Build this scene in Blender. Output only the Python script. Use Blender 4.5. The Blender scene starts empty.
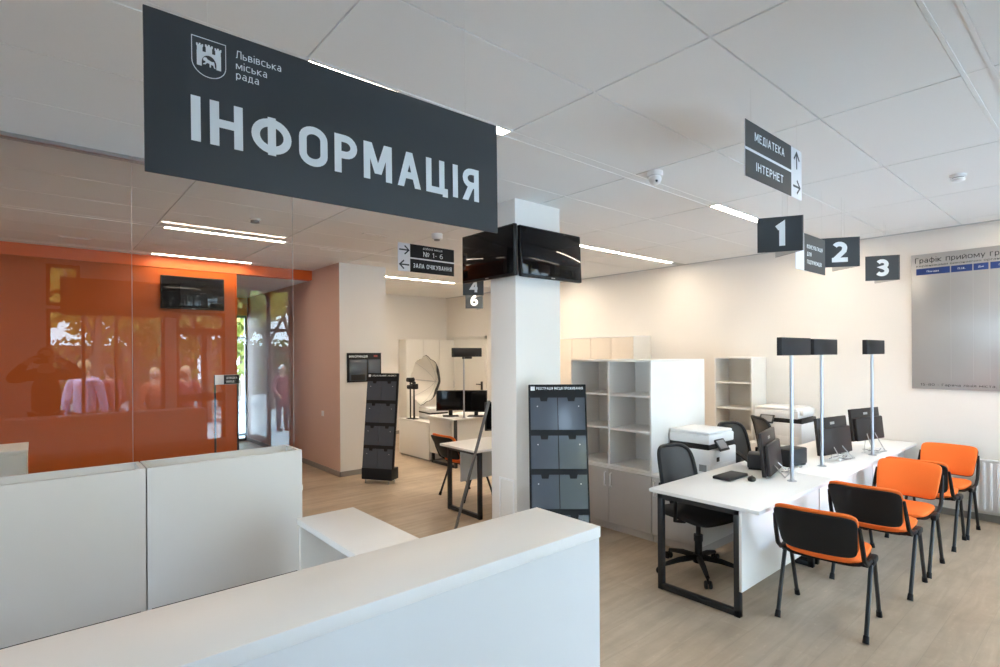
import bpy, bmesh, math, random
from mathutils import Vector, Matrix
random.seed(7)
S = bpy.context.scene
COL = S.collection

# ------------------------------------------------------------------ camera
H = 1.70
fw = Vector((.6515, .7585, 0)).normalized()
rt = Vector((fw.y, -fw.x, 0)); up = Vector((0, 0, 1))
TH = 0.0064
cr = rt*math.cos(TH) - up*math.sin(TH)
cu = up*math.cos(TH) + rt*math.sin(TH)
cd = bpy.data.cameras.new('camera'); cam = bpy.data.objects.new('camera', cd); COL.objects.link(cam)
cam.matrix_world = Matrix(((cr.x, cu.x, -fw.x, 0), (cr.y, cu.y, -fw.y, 0), (cr.z, cu.z, -fw.z, H), (0, 0, 0, 1)))
cd.sensor_width = 36; cd.lens = 36*541/1000; cd.shift_y = .0205; cd.clip_start = .02; cd.clip_end = 200
S.camera = cam

# ------------------------------------------------------------------ world, sun, exposure
S.view_settings.view_transform = 'Standard'; S.view_settings.look = 'None'
S.view_settings.gamma = 1; S.view_settings.use_curve_mapping = False
S.view_settings.exposure = 0.47
W = bpy.data.worlds.new('sky'); S.world = W; W.use_nodes = True
wn = W.node_tree.nodes; wl = W.node_tree.links
bg = wn['Background']
tc = wn.new('ShaderNodeTexCoord'); sx = wn.new('ShaderNodeSeparateXYZ'); rp = wn.new('ShaderNodeValToRGB')
wl.new(tc.outputs['Generated'], sx.inputs[0]); wl.new(sx.outputs['Z'], rp.inputs[0])
rp.color_ramp.elements[0].position = 0.0; rp.color_ramp.elements[0].color = (.70, .85, 1, 1)
rp.color_ramp.elements[1].position = .7; rp.color_ramp.elements[1].color = (.46, .69, 1, 1)
wl.new(rp.outputs[0], bg.inputs[0]); bg.inputs[1].default_value = 11.0
sd = bpy.data.lights.new('sun', 'SUN'); sun = bpy.data.objects.new('sun', sd); COL.objects.link(sun)
sd.energy = 17.0; sd.angle = .01; sd.color = (1, .98, .95)
sun.rotation_euler = (math.radians(-26), 0, math.radians(-15))   # high behind the building: lights the trees, not the room
try:
    S.cycles.use_denoising = True
    S.cycles.max_bounces = 10; S.cycles.diffuse_bounces = 6; S.cycles.transparent_max_bounces = 16
    S.cycles.sample_clamp_indirect = 6
except Exception: pass
LAMP = 36.0                       # ceiling strip radiance
LAMP_COL = (1.0, .85, .67)

# ------------------------------------------------------------------ materials
MATS = {}
def mat(name, col, rough=.5, metal=0, spec=.5, var=.04, scale=12, bump=0, coat=0, emit=None):
    if name in MATS: return MATS[name]
    m = bpy.data.materials.new(name); m.use_nodes = True
    n = m.node_tree.nodes; l = m.node_tree.links; b = n['Principled BSDF']
    b.inputs['Roughness'].default_value = rough; b.inputs['Metallic'].default_value = metal
    b.inputs['Specular IOR Level'].default_value = spec
    if coat: b.inputs['Coat Weight'].default_value = coat; b.inputs['Coat Roughness'].default_value = .03
    t = n.new('ShaderNodeTexCoord'); no = n.new('ShaderNodeTexNoise'); no.inputs['Scale'].default_value = scale
    no.inputs['Detail'].default_value = 3
    l.new(t.outputs['Object'], no.inputs['Vector'])
    mx = n.new('ShaderNodeMix'); mx.data_type = 'RGBA'
    mx.inputs[6].default_value = (*[c*(1-var) for c in col], 1); mx.inputs[7].default_value = (*[min(1, c*(1+var)) for c in col], 1)
    l.new(no.outputs['Fac'], mx.inputs[0]); l.new(mx.outputs[2], b.inputs['Base Color'])
    if bump:
        bp = n.new('ShaderNodeBump'); bp.inputs['Strength'].default_value = bump; bp.inputs['Distance'].default_value = .002
        l.new(no.outputs['Fac'], bp.inputs['Height']); l.new(bp.outputs[0], b.inputs['Normal'])
    if emit:
        b.inputs['Emission Color'].default_value = (*emit[0], 1); b.inputs['Emission Strength'].default_value = emit[1]
    MATS[name] = m; return m
def glass_mat(name, tint=(1, 1, 1), ior=1.5, rough=0.0, dark=None):
    m = bpy.data.materials.new(name); m.use_nodes = True
    n = m.node_tree.nodes; l = m.node_tree.links
    n.remove(n['Principled BSDF']); o = n['Material Output']
    tr = n.new('ShaderNodeBsdfTransparent'); tr.inputs[0].default_value = (*tint, 1)
    gl = n.new('ShaderNodeBsdfGlossy'); gl.inputs['Roughness'].default_value = rough
    fr = n.new('ShaderNodeFresnel'); fr.inputs[0].default_value = ior
    mx = n.new('ShaderNodeMixShader'); l.new(fr.outputs[0], mx.inputs[0]); l.new(tr.outputs[0], mx.inputs[1]); l.new(gl.outputs[0], mx.inputs[2])
    l.new(mx.outputs[0], o.inputs[0]); return m
def mesh_fabric_mat():
    m = bpy.data.materials.new('chair mesh'); m.use_nodes = True
    n = m.node_tree.nodes; l = m.node_tree.links; b = n['Principled BSDF']; o = n['Material Output']
    b.inputs['Base Color'].default_value = (.012, .012, .013, 1); b.inputs['Roughness'].default_value = .6
    tr = n.new('ShaderNodeBsdfTransparent'); mx = n.new('ShaderNodeMixShader'); mx.inputs[0].default_value = .92
    l.new(tr.outputs[0], mx.inputs[1]); l.new(b.outputs[0], mx.inputs[2]); l.new(mx.outputs[0], o.inputs[0]); return m
def floor_mat():
    m = bpy.data.materials.new('oak laminate'); m.use_nodes = True
    n = m.node_tree.nodes; l = m.node_tree.links; b = n['Principled BSDF']
    t = n.new('ShaderNodeTexCoord')
    br = n.new('ShaderNodeTexBrick'); br.offset = .37; br.inputs['Scale'].default_value = 1
    br.inputs['Brick Width'].default_value = 1.25; br.inputs['Row Height'].default_value = .19
    br.inputs['Mortar Size'].default_value = .0012; br.inputs['Mortar Smooth'].default_value = .2
    br.inputs['Color1'].default_value = (.475, .375, .272, 1); br.inputs['Color2'].default_value = (.53, .43, .32, 1)
    br.inputs['Mortar'].default_value = (.42, .34, .26, 1); l.new(t.outputs['Object'], br.inputs['Vector'])
    mp = n.new('ShaderNodeMapping'); mp.inputs['Scale'].default_value = (.9, 7, 1); l.new(t.outputs['Object'], mp.inputs[0])
    n1 = n.new('ShaderNodeTexNoise'); n1.inputs['Scale'].default_value = 2.2; n1.inputs['Detail'].default_value = 8; n1.inputs['Distortion'].default_value = .6
    l.new(mp.outputs[0], n1.inputs['Vector'])
    r1 = n.new('ShaderNodeValToRGB'); r1.color_ramp.elements[0].position = .35; r1.color_ramp.elements[0].color = (.88, .87, .85, 1)
    r1.color_ramp.elements[1].position = .65; r1.color_ramp.elements[1].color = (1.05, 1.05, 1.05, 1); l.new(n1.outputs[0], r1.inputs[0])
    mp2 = n.new('ShaderNodeMapping'); mp2.inputs['Scale'].default_value = (3, 5, 1); l.new(t.outputs['Object'], mp2.inputs[0])
    n2 = n.new('ShaderNodeTexNoise'); n2.inputs['Scale'].default_value = 6; n2.inputs['Detail'].default_value = 5; l.new(mp2.outputs[0], n2.inputs['Vector'])
    r2 = n.new('ShaderNodeValToRGB'); r2.color_ramp.elements[0].position = .62; r2.color_ramp.elements[0].color = (1, 1, 1, 1)
    r2.color_ramp.elements[1].position = .78; r2.color_ramp.elements[1].color = (1.18, 1.18, 1.18, 1); l.new(n2.outputs[0], r2.inputs[0])
    m1 = n.new('ShaderNodeMix'); m1.data_type = 'RGBA'; m1.blend_type = 'MULTIPLY'; m1.inputs[0].default_value = 1
    l.new(br.outputs['Color'], m1.inputs[6]); l.new(r1.outputs[0], m1.inputs[7])
    m2 = n.new('ShaderNodeMix'); m2.data_type = 'RGBA'; m2.blend_type = 'MULTIPLY'; m2.inputs[0].default_value = 1
    l.new(m1.outputs[2], m2.inputs[6]); l.new(r2.outputs[0], m2.inputs[7]); n3 = n.new('ShaderNodeTexNoise'); n3.inputs['Scale'].default_value = 1.7; n3.inputs['Detail'].default_value = 6; n3.inputs['Roughness'].default_value = .65; l.new(t.outputs['Object'], n3.inputs['Vector'])
    r3 = n.new('ShaderNodeValToRGB'); r3.color_ramp.elements[0].position = .35; r3.color_ramp.elements[0].color = (.86, .85, .84, 1); r3.color_ramp.elements[1].position = .65; r3.color_ramp.elements[1].color = (1.06, 1.06, 1.06, 1); l.new(n3.outputs[0], r3.inputs[0])
    m3 = n.new('ShaderNodeMix'); m3.data_type = 'RGBA'; m3.blend_type = 'MULTIPLY'; m3.inputs[0].default_value = 1
    l.new(m2.outputs[2], m3.inputs[6]); l.new(r3.outputs[0], m3.inputs[7]); l.new(m3.outputs[2], b.inputs['Base Color'])
    b.inputs['Roughness'].default_value = .42; b.inputs['Specular IOR Level'].default_value = .35
    return m
M = dict(
    wall=mat('wall paint', (.80, .77, .73), .7, bump=.05, scale=60, var=.01),
    ceil=mat('ceiling tile', (.80, .80, .79), .85, bump=.08, scale=150, var=.015),
    grid=mat('ceiling grid steel', (.50, .51, .50), .5, var=.01),
    floor=floor_mat(),
    orange_gloss=mat('orange gloss panel', (.44, .085, .008), .30, spec=.3, var=.01, scale=2),
    orange_paint=mat('orange paint', (.72, .13, .015), .6, var=.015),
    base=mat('skirting', (.28, .26, .24), .5),
    white=mat('white laminate', (.80, .79, .77), .38, var=.01),
    white2=mat('white melamine', (.76, .745, .71), .45, var=.01),
    beige=mat('beige laminate', (.70, .62, .53), .4, var=.01),
    taupe=mat('taupe door laminate', (.52, .495, .47), .45, var=.02),
    panel=mat('shaded panel laminate', (.46, .47, .48), .45, var=.02),
    sign=mat('sign graphite', (.050, .059, .068), .42, spec=.25, var=.02, scale=3),
    signgrey=mat('sign grey', (.065, .068, .070), .5, spec=.2, var=.02),  # lighter, more neutral grey than the graphite sign
    letter=mat('white vinyl lettering', (.78, .84, .88), .5, var=.01),
    signwhite=mat('sign white', (.75, .76, .80), .45, var=.01),
    black=mat('black plastic', (.012, .012, .013), .5, spec=.22, var=.1),
    blackm=mat('black powder coated steel', (.014, .016, .019), .38, var=.08),
    dgrey=mat('dark grey plastic', (.026, .027, .03), .5, spec=.25, var=.08),
    mon=mat('monitor back', (.026, .021, .020), .4, spec=.22, var=.08),
    screen=mat('black screen glass', (.005, .005, .006), .05, spec=.22, var=.02),
    fabric=mat('orange fabric', (.84, .155, .012), .75, var=.05, scale=220, bump=.2),
    bfabric=mat('black fabric', (.014, .014, .015), .85, var=.15, scale=200, bump=.2),
    chrome=mat('chrome', (.42, .45, .50), .32, metal=1, var=.01),
    steel=mat('brushed steel', (.5, .5, .5), .35, metal=1, var=.03),
    pwhite=mat('printer white', (.82, .82, .82), .4, var=.01),
    radi=mat('radiator enamel', (.78, .78, .79), .3, var=.01),
    silver=mat('board silver', (.40, .40, .40), .32, metal=.35, var=.03, scale=4),
    blue=mat('board blue', (.010, .042, .20), .45, var=.03),
    boardink=mat('board ink', (.03, .03, .035), .6),
    pocket=mat('smoked acrylic', (.075, .09, .115), .12, spec=.6, var=.02),
    rack=mat('rack graphite', (.014, .015, .018), .5, spec=.2, var=.05),
    cable=mat('white cable', (.72, .72, .70), .5), gcable=mat('grey cable', (.22, .22, .22), .5),
    umbw=mat('umbrella white fabric', (.82, .80, .75), .6, var=.02), umbb=mat('umbrella black fabric', (.012, .012, .012), .7),
    lampon=mat('lamp diffuser', (.9, .9, .9), .5, var=0, emit=(LAMP_COL, LAMP)),
    lamphouse=mat('lamp housing', (.72, .72, .72), .5, var=.01),
    bark=mat('bark', (.16, .11, .08), .9, var=.3, scale=20, bump=.5),
    leaf=mat('leaf', (.55, .42, .06), .6, var=.45, scale=1.3), leaf2=mat('dark leaf', (.28, .30, .06), .6, var=.4, scale=1.3),
    pave=mat('paving', (.44, .505, .53), .8, var=.08, scale=3), frame=mat('window frame', (.05, .05, .055), .4, var=.05),
    skin=mat('skin', (.50, .30, .21), .5, var=.03), lilac=mat('lilac jacket', (.60, .48, .66), .8), ltrou=mat('dark trousers', (.04, .04, .06), .8),
    rust=mat('rust jacket', (.42, .12, .06), .8), hairb=mat('blond hair', (.55, .42, .22), .6, var=.2, scale=60), hairw=mat('white hair', (.75, .74, .72), .6, var=.1, scale=60),
    haird=mat('dark hair', (.04, .03, .02), .5, var=.3, scale=60), shirt=mat('dark shirt', (.025, .025, .03), .8), wine=mat('wine red coat', (.20, .05, .07), .8),
    grey=mat('grey plastic', (.25, .25, .25), .5), lens=mat('lens glass', (.01, .01, .015), .05),
    bush=mat('bush leaf', (.10, .20, .05), .7, var=.4, scale=2), red=mat('red print', (.25, .03, .02), .5),
)
GLASS = glass_mat('clear glass', (.985, .995, .99)); MESHF = mesh_fabric_mat()

# ------------------------------------------------------------------ mesh builder
class MB:
    def __init__(s): s.bm = bmesh.new()
    def _add(s, o):
        me = bpy.data.meshes.new('tmp'); o.to_mesh(me); o.free(); s.bm.from_mesh(me); bpy.data.meshes.remove(me); return s
    def box(s, x0, x1, y0, y1, z0, z1, bev=0, seg=2, mtx=None):
        b = bmesh.new(); bmesh.ops.create_cube(b, size=1)
        for v in b.verts: v.co = Vector(((x0+x1)/2+v.co.x*(x1-x0), (y0+y1)/2+v.co.y*(y1-y0), (z0+z1)/2+v.co.z*(z1-z0)))
        if bev: bmesh.ops.bevel(b, geom=b.edges[:], offset=bev, segments=seg, affect='EDGES', profile=.5)
        if mtx is not None: bmesh.ops.transform(b, matrix=mtx, verts=b.verts)
        return s._add(b)
    def tube(s, pts, r, seg=10, cap=True, closed=False):
        pts = [Vector(p) for p in pts]; n = len(pts)
        rs = r if isinstance(r, (list, tuple)) else [r]*n
        b = bmesh.new(); rings = []; prev = None
        for i, p in enumerate(pts):
            if closed: d = pts[(i+1) % n]-pts[i-1]
            else: d = (pts[min(i+1, n-1)]-pts[max(i-1, 0)])
            d.normalize()
            a = prev if prev is not None else (Vector((0, 0, 1)) if abs(d.z) < .9 else Vector((1, 0, 0)))
            u = (a-d*a.dot(d))
            if u.length < 1e-5: u = d.orthogonal()
            u.normalize(); v = d.cross(u); prev = u
            rings.append([b.verts.new(p+(u*math.cos(2*math.pi*k/seg)+v*math.sin(2*math.pi*k/seg))*rs[i]) for k in range(seg)])
        m = n if closed else n-1
        for i in range(m):
            A, B = rings[i], rings[(i+1) % n]
            for k in range(seg): b.faces.new((A[k], A[(k+1) % seg], B[(k+1) % seg], B[k]))
        if cap and not closed: b.faces.new(rings[0][::-1]); b.faces.new(rings[-1])
        bmesh.ops.recalc_face_normals(b, faces=b.faces); return s._add(b)
    def lathe(s, prof, c=(0, 0, 0), seg=24, mtx=None):
        b = bmesh.new(); c = Vector(c); rings = []
        for r, z in prof:
            rings.append([b.verts.new((c.x+max(r, 1e-4)*math.cos(2*math.pi*k/seg), c.y+max(r, 1e-4)*math.sin(2*math.pi*k/seg), c.z+z)) for k in range(seg)])
        for A, B in zip(rings, rings[1:]):
            for k in range(seg): b.faces.new((A[k], A[(k+1) % seg], B[(k+1) % seg], B[k]))
        b.faces.new(rings[0][::-1]); b.faces.new(rings[-1]); bmesh.ops.recalc_face_normals(b, faces=b.faces)
        if mtx is not None: bmesh.ops.transform(b, matrix=mtx, verts=b.verts)
        return s._add(b)
    def prism(s, pts, o, ux, uy, t, bev=0):
        """polygon pts in plane (o,ux,uy), thickness t along ux x uy (behind if negative)"""
        b = bmesh.new(); o = Vector(o); ux = Vector(ux); uy = Vector(uy); nz = ux.cross(uy)
        v0 = [b.verts.new(o+ux*x+uy*y) for x, y in pts]; v1 = [b.verts.new(o+ux*x+uy*y+nz*t) for x, y in pts]
        k = len(pts); b.faces.new(v0); b.faces.new(v1[::-1])
        for i in range(k): b.faces.new((v0[i], v1[i], v1[(i+1) % k], v0[(i+1) % k]))
        bmesh.ops.recalc_face_normals(b, faces=b.faces)
        if bev: bmesh.ops.bevel(b, geom=b.edges[:], offset=bev, segments=2, affect='EDGES')
        return s._add(b)
    def ell(s, c, r, seg=16, mtx=None):
        b = bmesh.new(); bmesh.ops.create_uvsphere(b, u_segments=seg, v_segments=max(6, seg//2), radius=1)
        for v in b.verts: v.co = Vector((v.co.x*r[0], v.co.y*r[1], v.co.z*r[2]))
        if mtx is not None: bmesh.ops.transform(b, matrix=mtx, verts=b.verts)
        bmesh.ops.translate(b, vec=Vector(c), verts=b.verts); return s._add(b)
    def pad(s, f, T, nu=20, nv=16, corner=5, edge=.35):
        """cushion: f(u,v)->point for u,v in [-1,1]; thickness T along the normal, rounded corners and edges"""
        b = bmesh.new()
        def sq(u, v):
            m = max(abs(u), abs(v)); p = (abs(u)**corner+abs(v)**corner)**(1/corner) if m > 1e-6 else 1; return (u*m/p, v*m/p) if m > 1e-6 else (u, v)
        def nrm(u, v):
            e = .02; a = f(u+e, v)-f(u-e, v); c = f(u, v+e)-f(u, v-e); return a.cross(c).normalized()
        top = []; bot = []
        for j in range(nv+1):
            r1 = []; r2 = []
            for i in range(nu+1):
                u = math.sin((-1+2*i/nu)*math.pi/2); v = math.sin((-1+2*j/nv)*math.pi/2); uu, vv = sq(u, v); p = f(uu, vv); n = nrm(uu*.97, vv*.97)
                w = (max(0, 1-abs(u)**8)*max(0, 1-abs(v)**8))**edge
                r1.append(b.verts.new(p+n*T*.5*w)); r2.append(b.verts.new(p-n*T*.5*w))
            top.append(r1); bot.append(r2)
        for j in range(nv):
            for i in range(nu):
                b.faces.new((top[j][i], top[j][i+1], top[j+1][i+1], top[j+1][i])); b.faces.new((bot[j][i], bot[j+1][i], bot[j+1][i+1], bot[j][i+1]))
        bmesh.ops.remove_doubles(b, verts=b.verts, dist=1e-5); bmesh.ops.recalc_face_normals(b, faces=b.faces)
        return s._add(b)
    def mesh(s, name, smooth=35):
        me = bpy.data.meshes.new(name); s.bm.to_mesh(me); s.bm.free()
        if smooth:
            me.shade_smooth(); me.set_sharp_from_angle(angle=math.radians(smooth))
        return me
def obj(name, mb, m, parent=None, loc=None, smooth=35):
    me = mb.mesh(name, smooth) if isinstance(mb, MB) else mb
    o = bpy.data.objects.new(name, me); COL.objects.link(o)
    if m is not None and not me.materials: me.materials.append(m)
    if parent is not None: o.parent = parent
    if loc is not None: o.location = loc
    return o
def tag(o, label, cat, group=None):
    o['label'] = label; o['category'] = cat
    if group: o['group'] = group
    return o
def thing(name, label, cat, loc=(0, 0, 0), rz=0, group=None):
    o = bpy.data.objects.new(name, None); COL.objects.link(o); o.location = loc; o.rotation_euler = (0, 0, rz); o.empty_display_size = .1
    return tag(o, label, cat, group)
def struct(name, mb, m, parent=None, smooth=35):
    o = obj(name, mb, m, parent, smooth=smooth); o['kind'] = 'structure'; return o
def dup(root, label, loc=None, rz=None):
    def cp(o, par):
        c = o.copy(); COL.objects.link(c); c.parent = par
        for ch in list(o.children): cp(ch, c)
        return c
    r = cp(root, None); r['label'] = label
    if loc is not None: r.location = loc
    if rz is not None: r.rotation_euler = (0, 0, rz)
    return r
XF = (Vector((1, 0, 0)), Vector((0, 0, 1)))           # a face looking to -Y
def text_mesh(s, w=None, h=None, bold=0.0, align='C'):
    """text as a mesh in its own XY plane; h = cap height, w = total width (stretches to fit)"""
    if all(ch in GL for ch in s): return caps_mesh(s, w, h or .1, (.10 if any(c.islower() for c in s) or '№' in s else .15) if bold < .02 else .19 if bold < .03 else .22, align)
    bold = 0
    cu_ = bpy.data.curves.new('t', 'FONT'); cu_.body = s; cu_.size = 1; cu_.offset = bold; cu_.resolution_u = 3
    o = bpy.data.objects.new('t', cu_); COL.objects.link(o)
    dg = bpy.context.evaluated_depsgraph_get(); dg.update(); me = bpy.data.meshes.new_from_object(o.evaluated_get(dg))
    bpy.data.objects.remove(o); bpy.data.curves.remove(cu_)
    xs = [v.co.x for v in me.vertices]; ys = [v.co.y for v in me.vertices]
    if not xs: return me
    cap = .729
    sy = h/cap if h else None; sx_ = w/(max(xs)-min(xs)) if w else sy
    if sy is None: sy = sx_
    for v in me.vertices:
        v.co.x = (v.co.x-(min(xs)+max(xs))/2 if align == 'C' else v.co.x-min(xs))*sx_; v.co.y *= sy
    return me
def text(s, m, o, ux, uy, parent, w=None, h=None, bold=0.0, align='C', name='lettering', off=.0012):
    me = text_mesh(s, w, h, bold, align); ux = Vector(ux); uy = Vector(uy); nz = ux.cross(uy)
    for v in me.vertices: v.co = Vector(o)+ux*v.co.x+uy*v.co.y+nz*(off+v.co.z)
    return obj(name, me, m, parent)
def join_text(items, m, parent, name='lettering'):
    """several lines of text as one part: items = (string, o, ux, uy, kwargs)"""
    mb = MB()
    for s, o, ux, uy, kw in items:
        off = kw.pop('off', .0012); me = text_mesh(s, **kw); ux_ = Vector(ux); uy_ = Vector(uy); nz = ux_.cross(uy_)
        for v in me.vertices: v.co = Vector(o)+ux_*v.co.x+uy_*v.co.y+nz*(off+v.co.z)
        mb.bm.from_mesh(me); bpy.data.meshes.remove(me)
    return obj(name, mb, m, parent)

# condensed sans capitals drawn as strokes: cell width, list of polylines (cap height 1)
def arc(cx, cy, rx, ry, a0, a1, n=10): return [(cx+rx*math.cos(math.radians(a0+(a1-a0)*i/n)), cy+ry*math.sin(math.radians(a0+(a1-a0)*i/n))) for i in range(n+1)]
def oval(w): 
    r = w/2; return arc(r, 1-r, r, r, 0, 180, 12)+arc(r, r, r, r, 180, 360, 12)+[(w, 1-r)]
GL = {
 'І': (0, [[(0, 0), (0, 1)]]), 'Н': (.5, [[(0, 0), (0, 1)], [(.5, 0), (.5, 1)], [(0, .52), (.5, .52)]]),
 'Ф': (.74, [[(.37, -.06), (.37, 1.06)], arc(.37, .5, .37, .40, 0, 360, 28)]), 'О': (.54, [oval(.54)]), 'Р': (.44, [[(0, 0), (0, 1)], [(0, 1)]+[(.2, 1)]+arc(.2, .735, .24, .265, 90, -90)+[(0, .47)]]),
 'М': (.66, [[(0, 0), (0, 1)], [(.66, 0), (.66, 1)], [(.045, 1), (.33, .10)], [(.615, 1), (.33, .10)]]), 'А': (.56, [[(0, 0), (.28, 1)], [(.56, 0), (.28, 1)], [(.12, .3), (.44, .3)]]),
 'Ц': (.58, [[(0, 1), (0, 0), (.58, 0), (.58, -.2)], [(.46, 0), (.46, 1)]]), 'Я': (.44, [[(.44, 0), (.44, 1)], [(.44, 1), (.24, 1)]+arc(.24, .74, .24, .26, 90, 270)+[(.44, .48)], [(.24, .48), (0, 0)]]),
 'Е': (.38, [[(.38, 1), (0, 1), (0, 0), (.38, 0)], [(0, .52), (.34, .52)]]), 'Д': (.56, [[(0, -.18), (0, 0), (.56, 0), (.56, -.18)], [(.08, 0), (.16, 1), (.46, 1), (.46, 0)]]),
 'Т': (.46, [[(0, 1), (.46, 1)], [(.23, 0), (.23, 1)]]), 'К': (.46, [[(0, 0), (0, 1)], [(.46, 1), (.05, .5)], [(.46, 0), (.05, .5)]]), 'З': (.40, [arc(.18, .76, .22, .24, 150, -90)+arc(.18, .26, .22, .26, 90, -150)]),
 'Л': (.50, [[(0, 0), (.06, .06), (.13, 1), (.5, 1), (.5, 0)]]), 'Ч': (.44, [[(0, 1), (0, .62), (.12, .45), (.44, .45)], [(.44, 1), (.44, 0)]]), 'И': (.5, [[(0, 1), (0, 0)], [(0, 0), (.5, 1)], [(.5, 1), (.5, 0)]]),
 'Й': (.5, [[(0, 1), (0, 0)], [(0, 0), (.5, 1)], [(.5, 1), (.5, 0)], [(.12, 1.2), (.25, 1.13), (.38, 1.2)]]), 'У': (.5, [[(0, 1), (.27, .35)], [(.5, 1), (.2, 0), (.04, 0)]]), 'В': (.44, [[(0, 0), (0, 1), (.2, 1)]+arc(.2, .765, .2, .235, 90, -90)+[(0, .53)], [(.2, .53)]+arc(.2, .265, .24, .265, 90, -90)+[(0, 0)]]),
 'С': (.44, [arc(.27, .73, .27, .27, 40, 180)+arc(.27, .27, .27, .27, 180, 320)]), 'П': (.5, [[(0, 0), (0, 1), (.5, 1), (.5, 0)]]), 'Ь': (.42, [[(0, 1), (0, 0), (.2, 0)]+arc(.2, .27, .22, .27, -90, 90)+[(0, .54)]]),
 'Є': (.44, [arc(.27, .73, .27, .27, 40, 180)+arc(.27, .27, .27, .27, 180, 320), [(0, .5), (.34, .5)]]), 'Г': (.36, [[(0, 0), (0, 1), (.36, 1)]]), 'Х': (.48, [[(0, 0), (.48, 1)], [(0, 1), (.48, 0)]]), 'Ж': (.8, [[(.4, 0), (.4, 1)], [(0, 1), (.36, .5), (0, 0)], [(.8, 1), (.44, .5), (.8, 0)]]),
 'Ш': (.7, [[(0, 1), (0, 0), (.7, 0), (.7, 1)], [(.35, 0), (.35, 1)]]), 'Б': (.42, [[(.38, 1), (0, 1), (0, 0), (.2, 0)]+arc(.2, .27, .22, .27, -90, 90)+[(0, .54)]]),
 'N': (.5, [[(0, 0), (0, 1)], [(0, 1), (.5, 0)], [(.5, 0), (.5, 1)]]), '-': (.26, [[(0, .4), (.26, .4)]]), ' ': (.16, []), '/': (.3, [[(0, -.1), (.3, 1.1)]]),
 '№': (.98, [[(0, 0), (0, 1)], [(0, 1), (.46, 0)], [(.46, 0), (.46, 1)], arc(.80, .62, .18, .26, 0, 360, 16), [(.64, .12), (.96, .12)]]),
 '1': (.24, [[(0, .80), (.2, .97), (.2, 0)]]), '2': (.46, [arc(.22, .74, .23, .26, 150, 0)+[(.42, .55), (.02, .03)], [(0, 0), (.47, 0)]]), '3': (.42, [arc(.19, .76, .22, .24, 150, -90)+arc(.18, .26, .24, .26, 90, -150)]),
 '4': (.5, [[(.36, 0), (.36, 1), (0, .26), (.5, .26)]]), '6': (.48, [arc(.24, .28, .24, .28, 0, 360, 24), arc(.42, .34, .42, .66, 180, 96)]), '7': (.42, [[(0, 1), (.42, 1), (.14, 0)]]),
}
GL['.'] = (.02, [[(0, 0), (.02, 0)]]); GL[','] = (.04, [[(.04, .02), (0, -.14)]]); GL['0'] = (.44, [oval(.44)]); GL['5'] = (.4, [[(.38, 1), (.04, 1), (.04, .55)]+arc(.17, .29, .23, .29, 80, -150)])
GL['8'] = (.42, [arc(.21, .75, .19, .25, 0, 360, 20), arc(.21, .25, .21, .27, 0, 360, 20)]); GL['9'] = (.44, [arc(.22, .70, .22, .30, 0, 360, 20), arc(.05, .66, .39, .66, 0, -84)])
XH = .72
for c_ in 'вкмнтийсолхжгяьпчцшєз':
    w_, ls_ = GL[c_.upper()]; GL[c_] = (w_*.88, [[(x*.88, y*XH) for x, y in l_] for l_ in ls_])
GL['а'] = (.36, [[(.36, 0), (.36, .5)]+arc(.19, .5, .17, .22, 0, 140, 8), arc(.17, .2, .18, .2, 0, 360, 18)]); GL['р'] = (.40, [[(0, -.28), (0, XH)], arc(.2, XH/2, .2, XH/2, 0, 360, 20)])
GL['і'] = (0, [[(0, 0), (0, XH)], [(0, .93), (0, 1)]]); GL['у'] = (.42, [[(0, XH), (.21, 0)], [(.42, XH), (.12, -.28)]]); GL['е'] = (.40, [[(.02, .38), (.4, .38)]+arc(.2, XH/2, .2, XH/2, 10, 310, 18)])
GL['ф'] = (.62, [[(.31, -.26), (.31, 1)], arc(.31, XH/2, .31, XH/2, 0, 360, 24)]); GL['д'] = (.46, [[(0, -.16), (0, 0), (.46, 0), (.46, -.16)], [(.07, 0), (.13, XH), (.38, XH), (.38, 0)]]); GL['б'] = (.42, [arc(.21, .3, .21, .3, 0, 360, 20), [(0, .3), (.03, .8), (.38, 1)]])
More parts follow.
